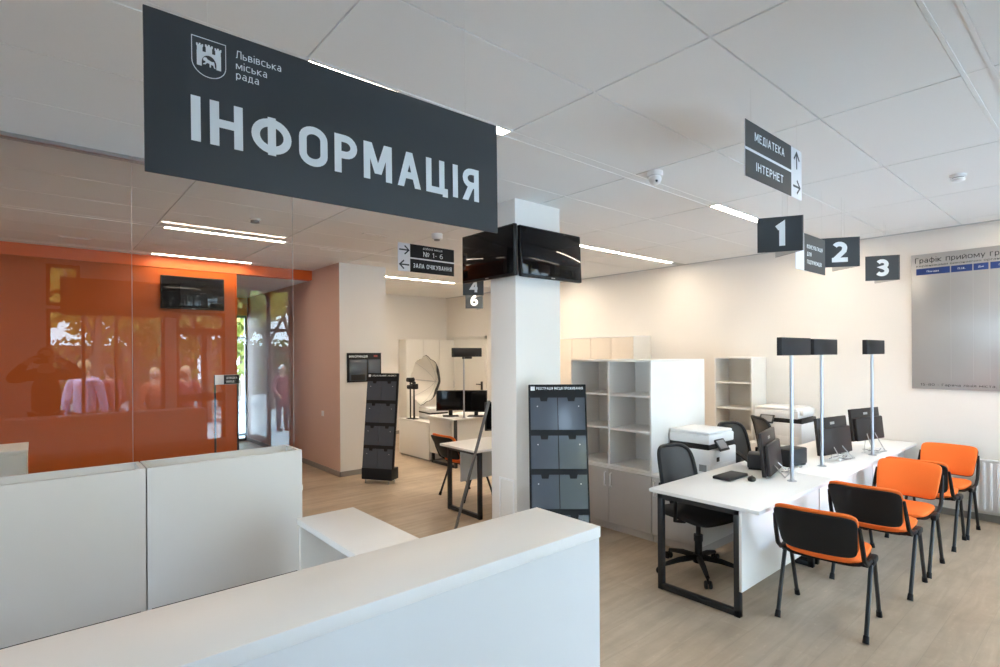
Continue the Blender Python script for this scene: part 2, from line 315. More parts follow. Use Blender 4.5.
def caps_mesh(s, w=None, h=1, bold=.17, align='C'):
    """capitals in the XY plane; bold = stroke width / cap height"""
    b = bmesh.new(); x = 0; zl = 0; t = bold; gap = t*.55+.08; first = True
    for ch in s:
        gw, lines = GL[ch]
        if not first: x += gap+t
        first = False
        for ln in lines:
            ln = [Vector((min(max(px, -.3), 9), py)) for px, py in ln]
            ln = [Vector((q.x, t/2+q.y*(1-t))) for q in ln]
            ln = [q for i, q in enumerate(ln) if i == 0 or (q-ln[i-1]).length > 1e-4]
            cl = (ln[0]-ln[-1]).length < 1e-3
            if len(ln) == 2 and abs(ln[0].x-ln[1].x) > .03 and abs(ln[0].y-ln[1].y) > .2:      # slanted stroke: level cuts at both ends
                p_, q_ = (ln[0], ln[1]) if ln[0].y < ln[1].y else (ln[1], ln[0]); d_ = q_-p_
                if abs(p_.y-t/2) < .01: p_ = Vector((p_.x, 0))
                if abs(q_.y-1+t/2) < .01: q_ = Vector((q_.x, 1))
                hw = t/2*min(1.9, d_.length/d_.y); zl += .00012
                if abs(p_.y) < .01 and ch in 'АХ': pass
                b.faces.new([b.verts.new((x+p_.x-hw, p_.y, zl)), b.verts.new((x+p_.x+hw, p_.y, zl)), b.verts.new((x+q_.x+hw, q_.y, zl)), b.verts.new((x+q_.x-hw, q_.y, zl))]); continue
            if not cl:
                ln[0] = ln[0]+(ln[0]-ln[1]).normalized()*(t/2 if abs(ln[0].y-t/2) < .01 or abs(ln[0].y-1+t/2) < .01 else 0)
                ln[-1] = ln[-1]+(ln[-1]-ln[-2]).normalized()*(t/2 if abs(ln[-1].y-t/2) < .01 or abs(ln[-1].y-1+t/2) < .01 else 0)
            n = len(ln); A = []; B = []; zl += .00012
            for i, q in enumerate(ln):
                pa = ln[i-1] if i > 0 else (ln[-2] if cl else None); pb = ln[i+1] if i < n-1 else (ln[1] if cl else None)
                da = (q-pa).normalized() if pa is not None else None; db = (pb-q).normalized() if pb is not None else None
                da = da if da is not None else db; db = db if db is not None else da
                na = Vector((-da.y, da.x)); nb = Vector((-db.y, db.x)); m = (na+nb)
                m = m.normalized() if m.length > 1e-3 else na
                k = t/2/max(.42, m.dot(na)); A.append(b.verts.new((x+q.x+m.x*k, q.y+m.y*k, zl))); B.append(b.verts.new((x+q.x-m.x*k, q.y-m.y*k, zl)))
            for i in range(n-1): b.faces.new((A[i], B[i], B[i+1], A[i+1]))
        x += gw
    xs_ = [v.co.x for v in b.verts]; lo, hi = min(xs_), max(xs_); sx_ = w/(hi-lo) if w else h
    for v in b.verts: v.co.x = (v.co.x-((lo+hi)/2 if align == 'C' else lo))*sx_; v.co.y *= h
    me = bpy.data.meshes.new('caps'); b.to_mesh(me); b.free(); return me

# ------------------------------------------------------------------ the room shell
CZ = 2.99; X0, X1 = -4.0, 7.2; YB, YF = -.9, 10.27; YO = 8.17
struct('floor', MB().box(X0-.2, X1+.2, YB-.05, 11.7, -.12, 0), M['floor'])
# ceiling: boards with open joints under a deck, strips of steel profile between every third row
mb = MB(); gb = MB()
mb.box(X0-.2, X1+.2, YB-.3, 11.8, CZ+.011, CZ+.2)
xs = [X0-.1]+[.9+1.2*k for k in range(-4, 6)]+[X1+.1]
strips = [(.40, .506), (2.33, 2.42), (4.21, 4.32), (6.21, 6.31), (7.92, 8.02)]
edges = []; y = YB-.1
rows = []; last = YB-.1
for a, b in strips:
    n = max(1, round((a-last)/.61)); rows += [(last+(a-last)*i/n, last+(a-last)*(i+1)/n) for i in range(n)]; last = b
rows += [(last+(YF+.1-last)*i/4, last+(YF+.1-last)*(i+1)/4) for i in range(4)]
for i in range(len(xs)-1):
    for a, b in rows:
        if a > 8.1 and xs[i] < 3.2: continue
        mb.box(xs[i]+.005, xs[i+1]-.005, a+.004, b-.004, CZ, CZ+.02, bev=.0012, seg=1)
struct('ceiling', mb, M['ceil'])
for k, (a, b) in enumerate(strips):
    g = MB()
    g.box(X0, X1, a-.003, a+.014, CZ-.0015, CZ+.03); g.box(X0, X1, b-.014, b+.003, CZ-.0015, CZ+.03)
    for i in range(len(xs)-1): g.box(max(X0, xs[i])+.002, min(X1, xs[i+1])-.002, a+.014, b-.014, CZ+.003, CZ+.03)
    struct('trim_%d' % (k+1), g, M['ceil'] if k != 2 else M['grid'])
struct('wall_right', MB().box(X1, X1+.2, YB-.2, YF+.2, -.1, 3.2), M['wall'])
struct('wall_far', MB().box(3.9, X1, YF, YF+.2, -.1, 3.2), M['wall'])
struct('wall_left', MB().box(X0-.2, X0, YB-.2, .1, -.2, 3.2).box(X0-.2, X0, 3.9, YO+.2, -.2, 3.2).box(X0-.2, X0, .1, 3.9, -.2, .95).box(X0-.2, X0, .1, 3.9, 2.3, 3.2), M['wall'])
g = MB()
for yy in (.1, 1.35, 2.6, 3.855): g.box(X0-.14, X0-.06, yy, yy+.045, .95, 2.3)
for zz in (.95, 2.255): g.box(X0-.14, X0-.06, .1, 3.9, zz, zz+.045)
wl_ = struct('window_8', g, M['frame']); struct('glazing', MB().box(X0-.103, X0-.097, .1, 3.9, .95, 2.3), GLASS, wl_)  # unseen left window, added to bring in daylight from that side
struct('wall_orange', MB().box(X0, 2.15, YO, YO+.1, 0, 2.85).box(2.05, 2.15, YO+.1, 11.6, 0, 2.85), M['orange_gloss'])
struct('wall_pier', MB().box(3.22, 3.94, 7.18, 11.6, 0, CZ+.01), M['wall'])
wp = bpy.data.objects['wall_pier']; wp.data.materials.append(mat('pier peach', (.66, .46, .37), .6, var=.01))  # peach base colour on the pier's lobby-facing side only
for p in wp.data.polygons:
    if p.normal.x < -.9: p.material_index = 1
struct('trim_fascia', MB().box(X0, 3.22, YO-.012, YO+.13, 2.85, CZ), M['orange_paint'])
struct('ceiling_lobby', MB().box(2.0, 3.25, YO+.13, 11.75, 2.85, 2.95), M['ceil'])
struct('trim_6', MB().box(X1-.02, X1, YB, YF, CZ-.010, CZ+.002), M['grid'])
struct('baseboard_right', MB().box(X1-.015, X1, YB, YF, 0, .07, bev=.003), M['base'])
struct('baseboard_pier', MB().box(3.205, 3.22, 7.165, 11.6, 0, .07).box(3.205, 3.955, 7.165, 7.18, 0, .07).box(3.94, 3.955, 7.18, 10.25, 0, .07), M['base'])
struct('baseboard_far', MB().box(3.94, X1, YF-.015, YF, 0, .07), M['base'])
# glazed end of the lobby
g = MB()
for x in (2.94, 3.19): g.box(x, x+.04, 11.55, 11.62, 0, 2.5)
for z in (0, .10, 2.03, 2.45): g.box(2.94, 3.23, 11.55, 11.62, z, z+.05)
struct('wall_lobby', MB().box(2.05, 2.94, 11.5, 11.7, 0, 2.9).box(2.94, 3.3, 11.5, 11.7, 2.5, 2.9), M['orange_paint'])  # unseen end made mostly solid so less daylight enters
struct('ceiling_shade_canopy', MB().box(1.5, 5.5, 11.7, 14.5, 2.8, 3.0), M['wall'])  # unseen canopy added to keep sky light out of the lobby
d3 = struct('door_1', g, M['frame']); struct('glazing', MB().box(2.96, 3.22, 11.58, 11.586, .05, 2.48), GLASS, d3)
# street front behind the camera: piers, lintels, windows and the glass door
g = MB()
openings = [(.11, 1.46, .25, 2.34), (1.6, 2.28, 0, 2.37), (2.42, 3.34, .0, 2.82),
            (3.42, 5.2, .12, 2.75), (5.28, 7.1, .12, 2.75)]
xprev = X0
for a, b, z0, z1 in openings:
    g.box(xprev, a, YB-.2, YB, -.2, 3.2)
    if z0 > 0: g.box(a, b, YB-.2, YB, -.2, z0)
    g.box(a if a > .2 else .47, b, YB-.2, YB, z1, 3.2); xprev = b
g.box(xprev, X1, YB-.2, YB, -.2, 3.2)
g.box(.11, .47, YB-.2, YB, 2.34, 2.38); g.box(.11, .47, YB-.2, YB, 2.94, 3.2)
struct('wall_front', g, M['wall'])
for k, (a, b, z0, z1) in enumerate(openings+[(.11, .47, 2.38, 2.94)]):
    g = MB(); f = .045
    g.box(a, a+f, YB-.14, YB-.06, z0, z1); g.box(b-f, b, YB-.14, YB-.06, z0, z1); g.box(a, b, YB-.14, YB-.06, z0, z0+f); g.box(a, b, YB-.14, YB-.06, z1-f, z1)
    if b-a > 1.4: g.box((a+b)/2-.03, (a+b)/2+.03, YB-.14, YB-.06, z0, z1)
    if k == 0: g.box(.48, .52, YB-.14, YB-.06, z0, z1); g.box(.85, .89, YB-.14, YB-.06, z0, z1)
    if k == 1:
        g.box(a, b, YB-.14, YB-.06, 2.02, 2.12); g.box(1.95, 2.02, YB-.14, YB-.06, 0, 2.1); g.box(a, b, YB-.14, YB-.06, 0, .25); g.box(a, b, YB-.14, YB-.06, 1.0, 1.12)
    if k == 2: g.box(2.63, 2.66, YB-.14, YB-.06, 0, 2.8); g.box(2.93, 2.98, YB-.14, YB-.06, 0, 2.8); g.box(a, b, YB-.14, YB-.06, 2.1, 2.15)
    w = struct(('door_2' if k == 1 else 'window_%d' % (k+1)), g, M['frame'])
    struct('glazing', MB().box(a, b, YB-.102, YB-.096, z0, z1), GLASS, w)
# door in the right wall, far end
g = MB().box(7.16, 7.2, 8.80, 8.87, 0, 2.09, bev=.004).box(7.16, 7.2, 9.94, 10.01, 0, 2.09, bev=.004).box(7.16, 7.2, 8.80, 10.01, 2.02, 2.09, bev=.004).box(7.175, 7.199, 8.87, 9.94, .01, 2.02)
dr = struct('door_3', g, M['white2'])
obj('door_handle', MB().box(7.155, 7.176, 8.92, 8.97, .94, 1.12, bev=.004).tube([(7.17, 8.945, 1.06), (7.12, 8.945, 1.06), (7.12, 9.07, 1.06)], .011), M['dgrey'], dr)

# ------------------------------------------------------------------ column
struct('column', MB().box(3.017, 3.555, 3.31, 3.635, 0, CZ+.005, bev=.006), M['wall'])

t = thing('access_panel', 'small white service hatch low on the left side of the column', 'access panel', (3.017, 3.435, .40))
obj('hatch_frame', MB().box(-.006, 0, -.095, -.08, -.25, .25).box(-.006, 0, .08, .095, -.25, .25).box(-.006, 0, -.08, .08, .235, .25).box(-.006, 0, -.08, .08, -.25, -.235), M['pwhite'], t)
obj('hatch_door', MB().box(-.004, 0, -.078, .078, -.233, .233, bev=.001), M['white2'], t)

# ------------------------------------------------------------------ front counter and side worktop
t = thing('reception_counter', 'long white reception counter with thick top running across the foreground', 'counter', (0, 1.2, 0))
obj('countertop', MB().box(-1.6, 1.486, 0, .315, 1.062, 1.10, bev=.002), M['white'], t)
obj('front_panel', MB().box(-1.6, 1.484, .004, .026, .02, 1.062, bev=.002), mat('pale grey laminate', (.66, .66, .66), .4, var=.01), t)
obj('end_panel', MB().box(1.462, 1.484, .026, .29, .02, 1.062, bev=.002), M['white'], t)
obj('back_panel', MB().box(-1.6, 1.462, .268, .29, .02, 1.062, bev=.002), M['white'], t)
t = thing('side_worktop', 'narrow white worktop joining the back of the reception counter', 'worktop', (1.34, 2.4, 0))
obj('top', MB().box(-.178, .178, -.60, .80, .705, .74, bev=.002), M['white'], t)
obj('end_panel', MB().box(-.165, .165, .775, .797, 0, .705, bev=.002), M['white2'], t)
obj('side_panel', MB().box(.14, .165, -.60, .775, 0, .705, bev=.002), M['white2'], t)
# box-topped partition units
def partition(x0, x1, label):
    t = thing('partition_unit', label, 'partition', ((x0+x1)/2, 3.83, 0), group='white box-topped partitions under the glass')
    w = (x1-x0)/2
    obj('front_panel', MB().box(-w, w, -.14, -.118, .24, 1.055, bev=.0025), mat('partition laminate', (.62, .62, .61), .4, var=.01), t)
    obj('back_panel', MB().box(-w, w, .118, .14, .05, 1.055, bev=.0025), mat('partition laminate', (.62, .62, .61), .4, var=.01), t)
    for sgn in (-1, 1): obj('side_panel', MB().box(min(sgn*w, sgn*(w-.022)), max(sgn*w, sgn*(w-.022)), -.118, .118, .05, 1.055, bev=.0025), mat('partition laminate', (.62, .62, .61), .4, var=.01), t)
    obj('recessed_top', MB().box(-w+.022, w-.022, -.118, .118, .98, 1.0), M['white2'], t)
    obj('plinth', MB().box(-w+.01, w-.01, -.10, .13, 0, .24), M['rack'], t)
partition(-1.4, .478, 'longer white box-topped partition at left, running out of the picture')
partition(.485, 1.38, 'shorter white box-topped partition ending beside the narrow worktop')
# glass screens standing on a worktop behind the units
for a, b, lab in ((-1.4, .476, 'tall clear glass screen above the longer white partition'), (.481, 1.505, 'tall clear glass screen with free right edge above the shorter white partition')):
    t = thing('glass_screen', lab, 'glass screen', ((a+b)/2, 4.19, .74), group='glass screens')
    w = (b-a)/2
    obj('pane', MB().box(-w, w, -.004, .004, .0, 2.245), GLASS, t, smooth=0)
    obj('polished_edge', MB().box(w-.0018, w+.0, -.0042, .0042, .03, 2.225), M['grid'], t, smooth=0)
    obj('top_channel', MB().box(-w, w, -.012, .012, 2.225, 2.248), M['steel'], t)
    obj('bottom_channel', MB().box(-w, w, -.012, .012, .0, .03), M['steel'], t)
t = thing('service_worktop', 'white worktop below the glass screens behind the partitions', 'worktop', (.05, 4.3, 0))
obj('top', MB().box(-1.45, 1.45, -.30, .20, .70, .74, bev=.002), M['white2'], t)
obj('end_panel', MB().box(1.42, 1.44, -.28, .18, 0, .70), M['white2'], t); obj('end_panel', MB().box(-1.44, -1.42, -.28, .18, 0, .70), M['white2'], t)
t = thing('low_cabinet', 'plain white cabinet seen through the glass by the orange wall', 'cabinet', (-.55, 5.75, 0))
obj('carcass', MB().box(-.5, .5, -.25, .25, .05, .97, bev=.003), M['white2'], t); obj('top', MB().box(-.505, .505, -.255, .255, .97, .99, bev=.003), M['white2'], t)
for k in (-1, 1):
    d_ = obj('door', MB().box(min(k*.01, k*.49), max(k*.01, k*.49), -.268, -.25, .08, .96, bev=.002), M['white2'], t)
    obj('handle', MB().box(k*.06-.006, k*.06+.006, -.285, -.268, .5, .65, bev=.003), M['steel'], d_)

# ------------------------------------------------------------------ ceiling lamps
LG = 'linear ceiling lamps'
def lamp(x0, y0, label, ln=1.2, k=1):
    t = thing('ceiling_lamp', label, 'ceiling lamp', (x0, y0, CZ), group=LG)
    obj('housing', MB().box(.006, ln-.006, -.052, -.036, -.006, .012).box(.006, ln-.006, .036, .052, -.006, .012).box(.006, .014, -.036, .036, -.006, .012).box(ln-.014, ln-.006, -.036, .036, -.006, .012), M['lamphouse'], t)
    obj('diffuser', MB().box(.014, ln-.014, -.036, .036, -.003, .008), M['lampon'] if k == 1 else mat('stronger lamp diffuser', (.9, .9, .9), .5, var=0, emit=(LAMP_COL, LAMP*2.8)), t)
lamp(.9, 2.363, 'linear ceiling lamp just above the big information sign')
lamp(4.49, 2.363, 'linear ceiling lamp left of the hanging number 1 sign'); lamp(5.69, 2.363, 'linear ceiling lamp glimpsed between the number 1 and 2 signs')
lamp(4.49, 4.265, 'linear ceiling lamp coming out behind the television on the column'); lamp(5.69, 4.265, 'linear ceiling lamp nearest the right wall, beyond the column')
lamp(.97, 6.26, 'linear ceiling lamp seen through the glass, nearer of two'); lamp(1.10, 7.97, 'linear ceiling lamp seen through the glass, close to the orange wall')
lamp(3.37, 7.97, 'linear ceiling lamp mostly behind the white pier', k=2); lamp(4.57, 7.97, 'linear ceiling lamp in the far room above the white counter', k=2)
lamp(4.49, .455, 'linear ceiling lamp by the front windows, mirrored in the television'); lamp(5.69, .455, 'linear ceiling lamp by the front windows near the right wall')
lamp(-1.5, 2.363, 'linear ceiling lamp over the left end of the counter'); lamp(-1.5, 6.26, 'linear ceiling lamp at the left of the orange wall')
lamp(5.69, 6.26, 'linear ceiling lamp above the tall beige cupboards'); lamp(4.78, 6.26, 'added linear ceiling lamp hidden behind the column, lighting the far room', k=1.8)  # the second lamp is hidden, added to brighten the far room

# ceiling fittings
t = thing('dome_camera', 'small white dome security camera on the ceiling right of the column', 'camera', (3.357, 2.2, CZ))
obj('mount', MB().lathe([(.055, 0), (.055, -.03), (.048, -.036), (0, -.036)], seg=28), M['pwhite'], t)
obj('ball', MB().ell((0, 0, -.05), (.045, .045, .045), 20), M['pwhite'], t)
obj('lens', MB().lathe([(.008, 0), (.008, .008), (0, .008)], mtx=Matrix.Translation((-.024, -.027, -.072)) @ Vector((-.5, -.6, -.55)).normalized().to_track_quat('Z', 'Y').to_matrix().to_4x4()), M['lens'], t)
t = thing('smoke_detector', 'round white smoke detector on the ceiling above the schedule board', 'smoke detector', (5.135, .815, CZ))
obj('base', MB().lathe([(.05, 0), (.05, -.014), (.044, -.018), (0, -.018)], seg=28), M['pwhite'], t)
obj('sensor_head', MB().lathe([(.036, -.024), (.042, -.034), (.038, -.046), (.02, -.052), (0, -.052)], seg=28), M['pwhite'], t)
obj('vent_ring', MB().lathe([(.034, -.016), (.034, -.028), (0, -.028)], seg=28), M['grey'], t)
t = thing('smoke_detector', 'round smoke detector on the ceiling seen through the glass', 'smoke detector', (1.58, 5.379, CZ))
obj('base', MB().lathe([(.05, 0), (.05, -.014), (0, -.016)], seg=24), M['pwhite'], t); obj('sensor_head', MB().lathe([(.036, -.016), (.04, -.036), (0, -.045)], seg=24), M['grey'], t)
t = thing('ceiling_sensor', 'stubby white cylinder sensor on the ceiling above the small arrow sign', 'sensor', (3.271, 4.831, CZ))
obj('body', MB().lathe([(.06, 0), (.06, -.05), (.05, -.06), (0, -.06)], seg=24), M['pwhite'], t); obj('lens', MB().lathe([(.035, -.06), (.03, -.072), (0, -.078)], seg=20), M['grey'], t)
for x, y_, lab in ((2.781, 5.291, 'slot air vent in the ceiling left of the small arrow sign'), (2.75, 6.392, 'slot air vent in the ceiling before the white pier'),
                  (1.6, 7.2, 'slot air vent in the ceiling between the lamps seen through glass'), (.33, 7.45, 'slot air vent in the ceiling nearest the orange wall corner')):
    t = thing('ceiling_vent', lab, 'vent', (x, y_, CZ), group='slot vents in the ceiling')
    obj('frame', MB().box(-.14, .14, -.025, -.012, -.006, .004).box(-.14, .14, .012, .025, -.006, .004).box(-.14, -.12, -.025, .025, -.006, .004).box(.12, .14, -.025, .025, -.006, .004), M['pwhite'], t)
    obj('slot', MB().box(-.12, .12, -.012, .012, -.002, .002), M['grey'], t)

# ------------------------------------------------------------------ hanging signs
def wires(t, pts, z0, m='cable'):
    for x, y_ in pts: obj('hanging_wire', MB().tube([(x, y_, z0), (x, y_, CZ-t.location.z)], .0011, 5), M[m], t)
UX, UY = XF
# big information sign
SX0, SX1, SY, SZ0, SZ1 = .189, 1.238, 1.45, 2.126, 2.503
t = thing('information_sign', 'big dark hanging sign with crest and white ІНФОРМАЦІЯ lettering', 'sign', (0, SY, 0))
obj('panel', MB().box(SX0, SX1, 0, .006, SZ0, SZ1, bev=.001), M['sign'], t)
L = M['letter']
text('ІНФОРМАЦІЯ', L, (.717, 0, 2.2185), UX, UY, t, w=.869, h=.108, bold=.022)
join_text([('Львівська', (.3835, 0, 2.4475), UX, UY, dict(w=.110, h=.0195, align='L', bold=.006)),
           ('міська', (.3835, 0, 2.42), UX, UY, dict(w=.074, h=.0195, align='L', bold=.006)),
           ('рада', (.3835, 0, 2.396), UX, UY, dict(w=.054, h=.0195, align='L', bold=.006))], L, t, 'small_lettering')
cr_ = MB(); cx, cz = .323, 2.4245
sh = [(-.038, .046), (.038, .046), (.038, -.012)]+[(.038*math.cos(a), -.012-.035*math.sin(a)) for a in [math.pi*k/16 for k in range(1, 16)]]+[(-.038, -.012)]
n_ = len(sh)
inner = []
for i, (x, z) in enumerate(sh): inner.append((x*.955, (z-.0)*.955))
bmm = bmesh.new()
vo = [bmm.verts.new((cx+x, -.0014, cz+z)) for x, z in sh]; vi = [bmm.verts.new((cx+x, -.0014, cz+z)) for x, z in inner]
for i in range(n_): bmm.faces.new((vo[i], vo[(i+1) % n_], vi[(i+1) % n_], vi[i]))
cr_._add(bmm)
def flat(pts): cr_.prism([(cx+x, cz+z) for x, z in pts], (0, -.0006, 0), UX, UY, .001)
def tower(x, w, z0, z1):
    h = w/2
    flat([(x-h*.8, z0), (x+h*.8, z0), (x+h*.8, z1-.007), (x+h, z1-.005), (x+h, z1), (x+h*.55, z1), (x+h*.55, z1-.003), (x+h*.25, z1-.003), (x+h*.25, z1+.001),
          (x-h*.25, z1+.001), (x-h*.25, z1-.003), (x-h*.55, z1-.003), (x-h*.55, z1), (x-h, z1), (x-h, z1-.005), (x-h*.8, z1-.007)])
tower(-.020, .015, .012, .030); tower(0, .017, .012, .032); tower(.020, .015, .012, .030)
arch = [(.016*math.cos(math.pi*k/12), -.012+.019*math.sin(math.pi*k/12)) for k in range(13)]
flat([(-.0265, -.022), (-.016, -.022), (-.016, -.012)]+arch[::-1][1:-1]+[(.016, -.012), (.016, -.022), (.0265, -.022), (.0265, .013), (-.0265, .013)])
# walking lion in the gate
flat([(-.013, -.004), (-.011, .000), (-.006, .001), (-.003, -.003), (.006, -.006), (.011, -.005), (.012, -.010), (.013, -.018), (.015, -.020), (.011, -.020), (.009, -.014), (.004, -.013), (.004, -.020),
      (.001, -.020), (.001, -.012), (-.004, -.011), (-.008, -.016), (-.013, -.017), (-.013, -.015), (-.008, -.012), (-.008, -.008), (-.012, -.008)])
obj('crest', cr_, L, t, smooth=0)
t.location.z = -.0075; t.location.x = .0139; t.rotation_euler.y = -.006
obj('hanging_wire', MB().tube([(.321, .003, 2.492), (.321, .003, CZ)], .0006, 5), M['cable'], t); obj('hanging_wire', MB().tube([(1.102, .003, 2.492), (1.102, .003, CZ)], .0006, 5), M['cable'], t)
def arrow(mb, cx, cz, l, ang, w, o=0):
    """outline arrow in the sign plane"""
    c, s = math.cos(ang), math.sin(ang)
    def R(pts): return [(cx+x*c-z*s, cz+x*s+z*c) for x, z in pts]
    mb.prism(R([(-l/2, -w/2), (l/2, -w/2), (l/2, w/2), (-l/2, w/2)]), (0, o-.0008, 0), UX, UY, .001)
    for k in (1, -1):
        mb.prism(R([(l/2+w*.4, 0), (l/2-l*.42, k*l*.42), (l/2-l*.42-w*.7, k*(l*.42-w*.7)), (l/2-w, 0)][::1]), (0, o-.0008, 0), UX, UY, .001)
# МЕДІАТЕКА / ІНТЕРНЕТ
t = thing('direction_sign', 'grey hanging sign reading МЕДІАТЕКА and ІНТЕРНЕТ with white arrow strip', 'sign', (0, 1.2, 0))
obj('panel', MB().box(2.592, 3.278, 0, .006, 2.55, 2.825, bev=.001), M['signwhite'], t)
obj('dark_field', MB().box(2.592, 3.132, -.001, 0, 2.694, 2.825).box(2.592, 3.132, -.001, 0, 2.55, 2.680), M['signgrey'], t)
join_text([('МЕДІАТЕКА', (2.862, -.001, 2.741), UX, UY, dict(w=.345, h=.042, bold=.014)), ('ІНТЕРНЕТ', (2.862, -.001, 2.596), UX, UY, dict(w=.315, h=.042, bold=.014))], L, t)
mb = MB(); arrow(mb, 3.206, 2.76, .095, math.pi/2, .011); arrow(mb, 3.205, 2.615, .095, 0, .011); obj('arrows', mb, M['sign'], t)
for x in (2.66, 3.22): obj('hanging_wire', MB().tube([(x, .003, 2.82), (x, .003, CZ)], .0006, 5), M['cable'], t)
# № 1-6 / ЗАЛА ОЧІКУВАННЯ
t = thing('direction_sign', 'small black hanging sign with № 1-6 and ЗАЛА ОЧІКУВАННЯ, arrows at its left', 'sign', (0, 4.6, 0))
obj('panel', MB().box(2.663, 3.325, 0, .006, 2.513, 2.788, bev=.001), M['signwhite'], t)
obj('dark_field', MB().box(2.796, 3.325, -.001, 0, 2.657, 2.788).box(2.796, 3.325, -.001, 0, 2.513, 2.643), M['rack'], t)
join_text([('робочі місця', (3.06, -.001, 2.748), UX, UY, dict(w=.23, h=.024, bold=.01)), ('№ 1- 6', (3.065, -.001, 2.677), UX, UY, dict(w=.235, h=.05, bold=.014)),
           ('ЗАЛА ОЧІКУВАННЯ', (3.06, -.001, 2.558), UX, UY, dict(w=.46, h=.044, bold=.014))], L, t)
mb = MB(); arrow(mb, 2.73, 2.722, .11, 0, .014); arrow(mb, 2.73, 2.578, .11, math.pi, .014); obj('arrows', mb, M['sign'], t)
for x in (2.72, 3.27): obj('hanging_wire', MB().tube([(x, .003, 2.785), (x, .003, CZ)], .0006, 5), M['cable'], t)
# sign between numbers 1 and 2
t = thing('direction_sign', 'grey hanging sign with three lines of text between numbers 1 and 2', 'sign', (0, 1.6, 0))
obj('panel', MB().box(4.25, 4.838, 0, .006, 2.317, 2.6, bev=.001), M['signwhite'], t)
obj('dark_field', MB().box(4.41, 4.838, -.001, 0, 2.317, 2.6), M['signgrey'], t)
join_text([('КОНСУЛЬТАЦІЯ', (4.46, -.001, 2.492), UX, UY, dict(w=.31, h=.03, bold=.012, align='L')), ('ДЛЯ', (4.46, -.001, 2.435), UX, UY, dict(w=.085, h=.03, bold=.012, align='L')),
           ('ПІДПРИЄМЦІВ', (4.46, -.001, 2.375), UX, UY, dict(w=.29, h=.03, bold=.012, align='L'))], L, t)
for x in (4.33, 4.78): obj('hanging_wire', MB().tube([(x, .003, 2.6), (x, .003, CZ)], .0006, 5), M['cable'], t)
# folded number signs: two panels meeting in a V
def vsign(num, label, A, B, C, z0=2.41, z1=2.655):
    t = thing('number_sign', label, 'sign', (B[0], B[1], 0), group='hanging number signs')
    A = Vector((A[0]-B[0], A[1]-B[1], 0)); C = Vector((C[0]-B[0], C[1]-B[1], 0))
    for k, (p, q) in enumerate(((A, Vector((0, 0, 0))), (Vector((0, 0, 0)), C))):
        d = (q-p); w = d.length; u = d.normalized()
        f = obj('panel', MB().prism([(0, z0), (w, z0), (w, z1), (0, z1)], p, u, UY, -.005), M['sign'], t, smooth=0)
        obj('inner_sheet', MB().prism([(.003, z0+.001), (w-.003, z0+.001), (w-.003, z1-.001), (.003, z1-.001)], p-u.cross(UY)*.0055, u, UY, -.001), M['grid'], f, smooth=0)
        text(num, L, p+u*w*.5+Vector((0, 0, z0+.04)), u, UY, f, h=.17, bold=.035)
        w_ = obj('hanging_wire', MB().tube([p+u*w*.55+Vector((0, 0, z1)), p+u*w*.55+Vector((0, 0, CZ))], .0012, 5), M['cable'], f)
vsign('1', 'folded dark hanging sign with white number 1', (3.919, 1.731), (4.058, 1.476), (4.215, 1.725))
vsign('2', 'folded dark hanging sign with white number 2', (5.025, 1.700), (5.187, 1.454), (5.34, 1.705))
vsign('3', 'folded dark hanging sign with white number 3', (6.332, 1.728), (6.477, 1.475), (6.63, 1.725))
vsign('4', 'folded dark hanging sign with number 4 below the left television', (4.41, 5.90), (4.622, 5.715), (4.72, 6.0), 2.50, 2.74)
vsign('6', 'folded dark hanging sign with number 6, farthest and lowest in view', (5.07, 6.718), (5.276, 6.541), (5.37, 6.81), 2.41, 2.655)

# ------------------------------------------------------------------ televisions
def tv(label, loc, rz, w=.745, h=.42):
    """screen looks to local -Y; origin at panel centre"""
    t = thing('television', label, 'television', loc, rz)
    obj('cabinet', MB().box(-w/2, w/2, -.012, .022, -h/2, h/2, bev=.006).box(-w*.3, w*.3, .02, .05, -h*.3, h*.3, bev=.01), M['black'], t)
    obj('screen', MB().box(-w/2+.012, w/2-.012, -.0145, -.011, -h/2+.02, h/2-.012, bev=.001), M['screen'], t)
    obj('logo', MB().box(-.022, .022, -.0135, -.0115, -h/2+.005, -h/2+.012), M['steel'], t)
    b = obj('wall_bracket', MB().box(-.11, -.07, .045, .056, -.13, .13).box(.07, .11, .045, .056, -.13, .13).box(-.14, .14, .054, .07, -.05, .05, bev=.004), M['blackm'], t)
    return t
t = tv('black television mounted on the column face towards the counter', (3.372, 3.240, 2.546), 0); t.rotation_euler.x = math.radians(-2.5)
t = tv('black television mounted on the column side facing the orange wall', (2.938, 3.572, 2.546), math.radians(-90), .70)
t = tv('black television on the orange glossy wall, seen through the glass', (1.595, 8.09, 2.53), 0, .75, .43)

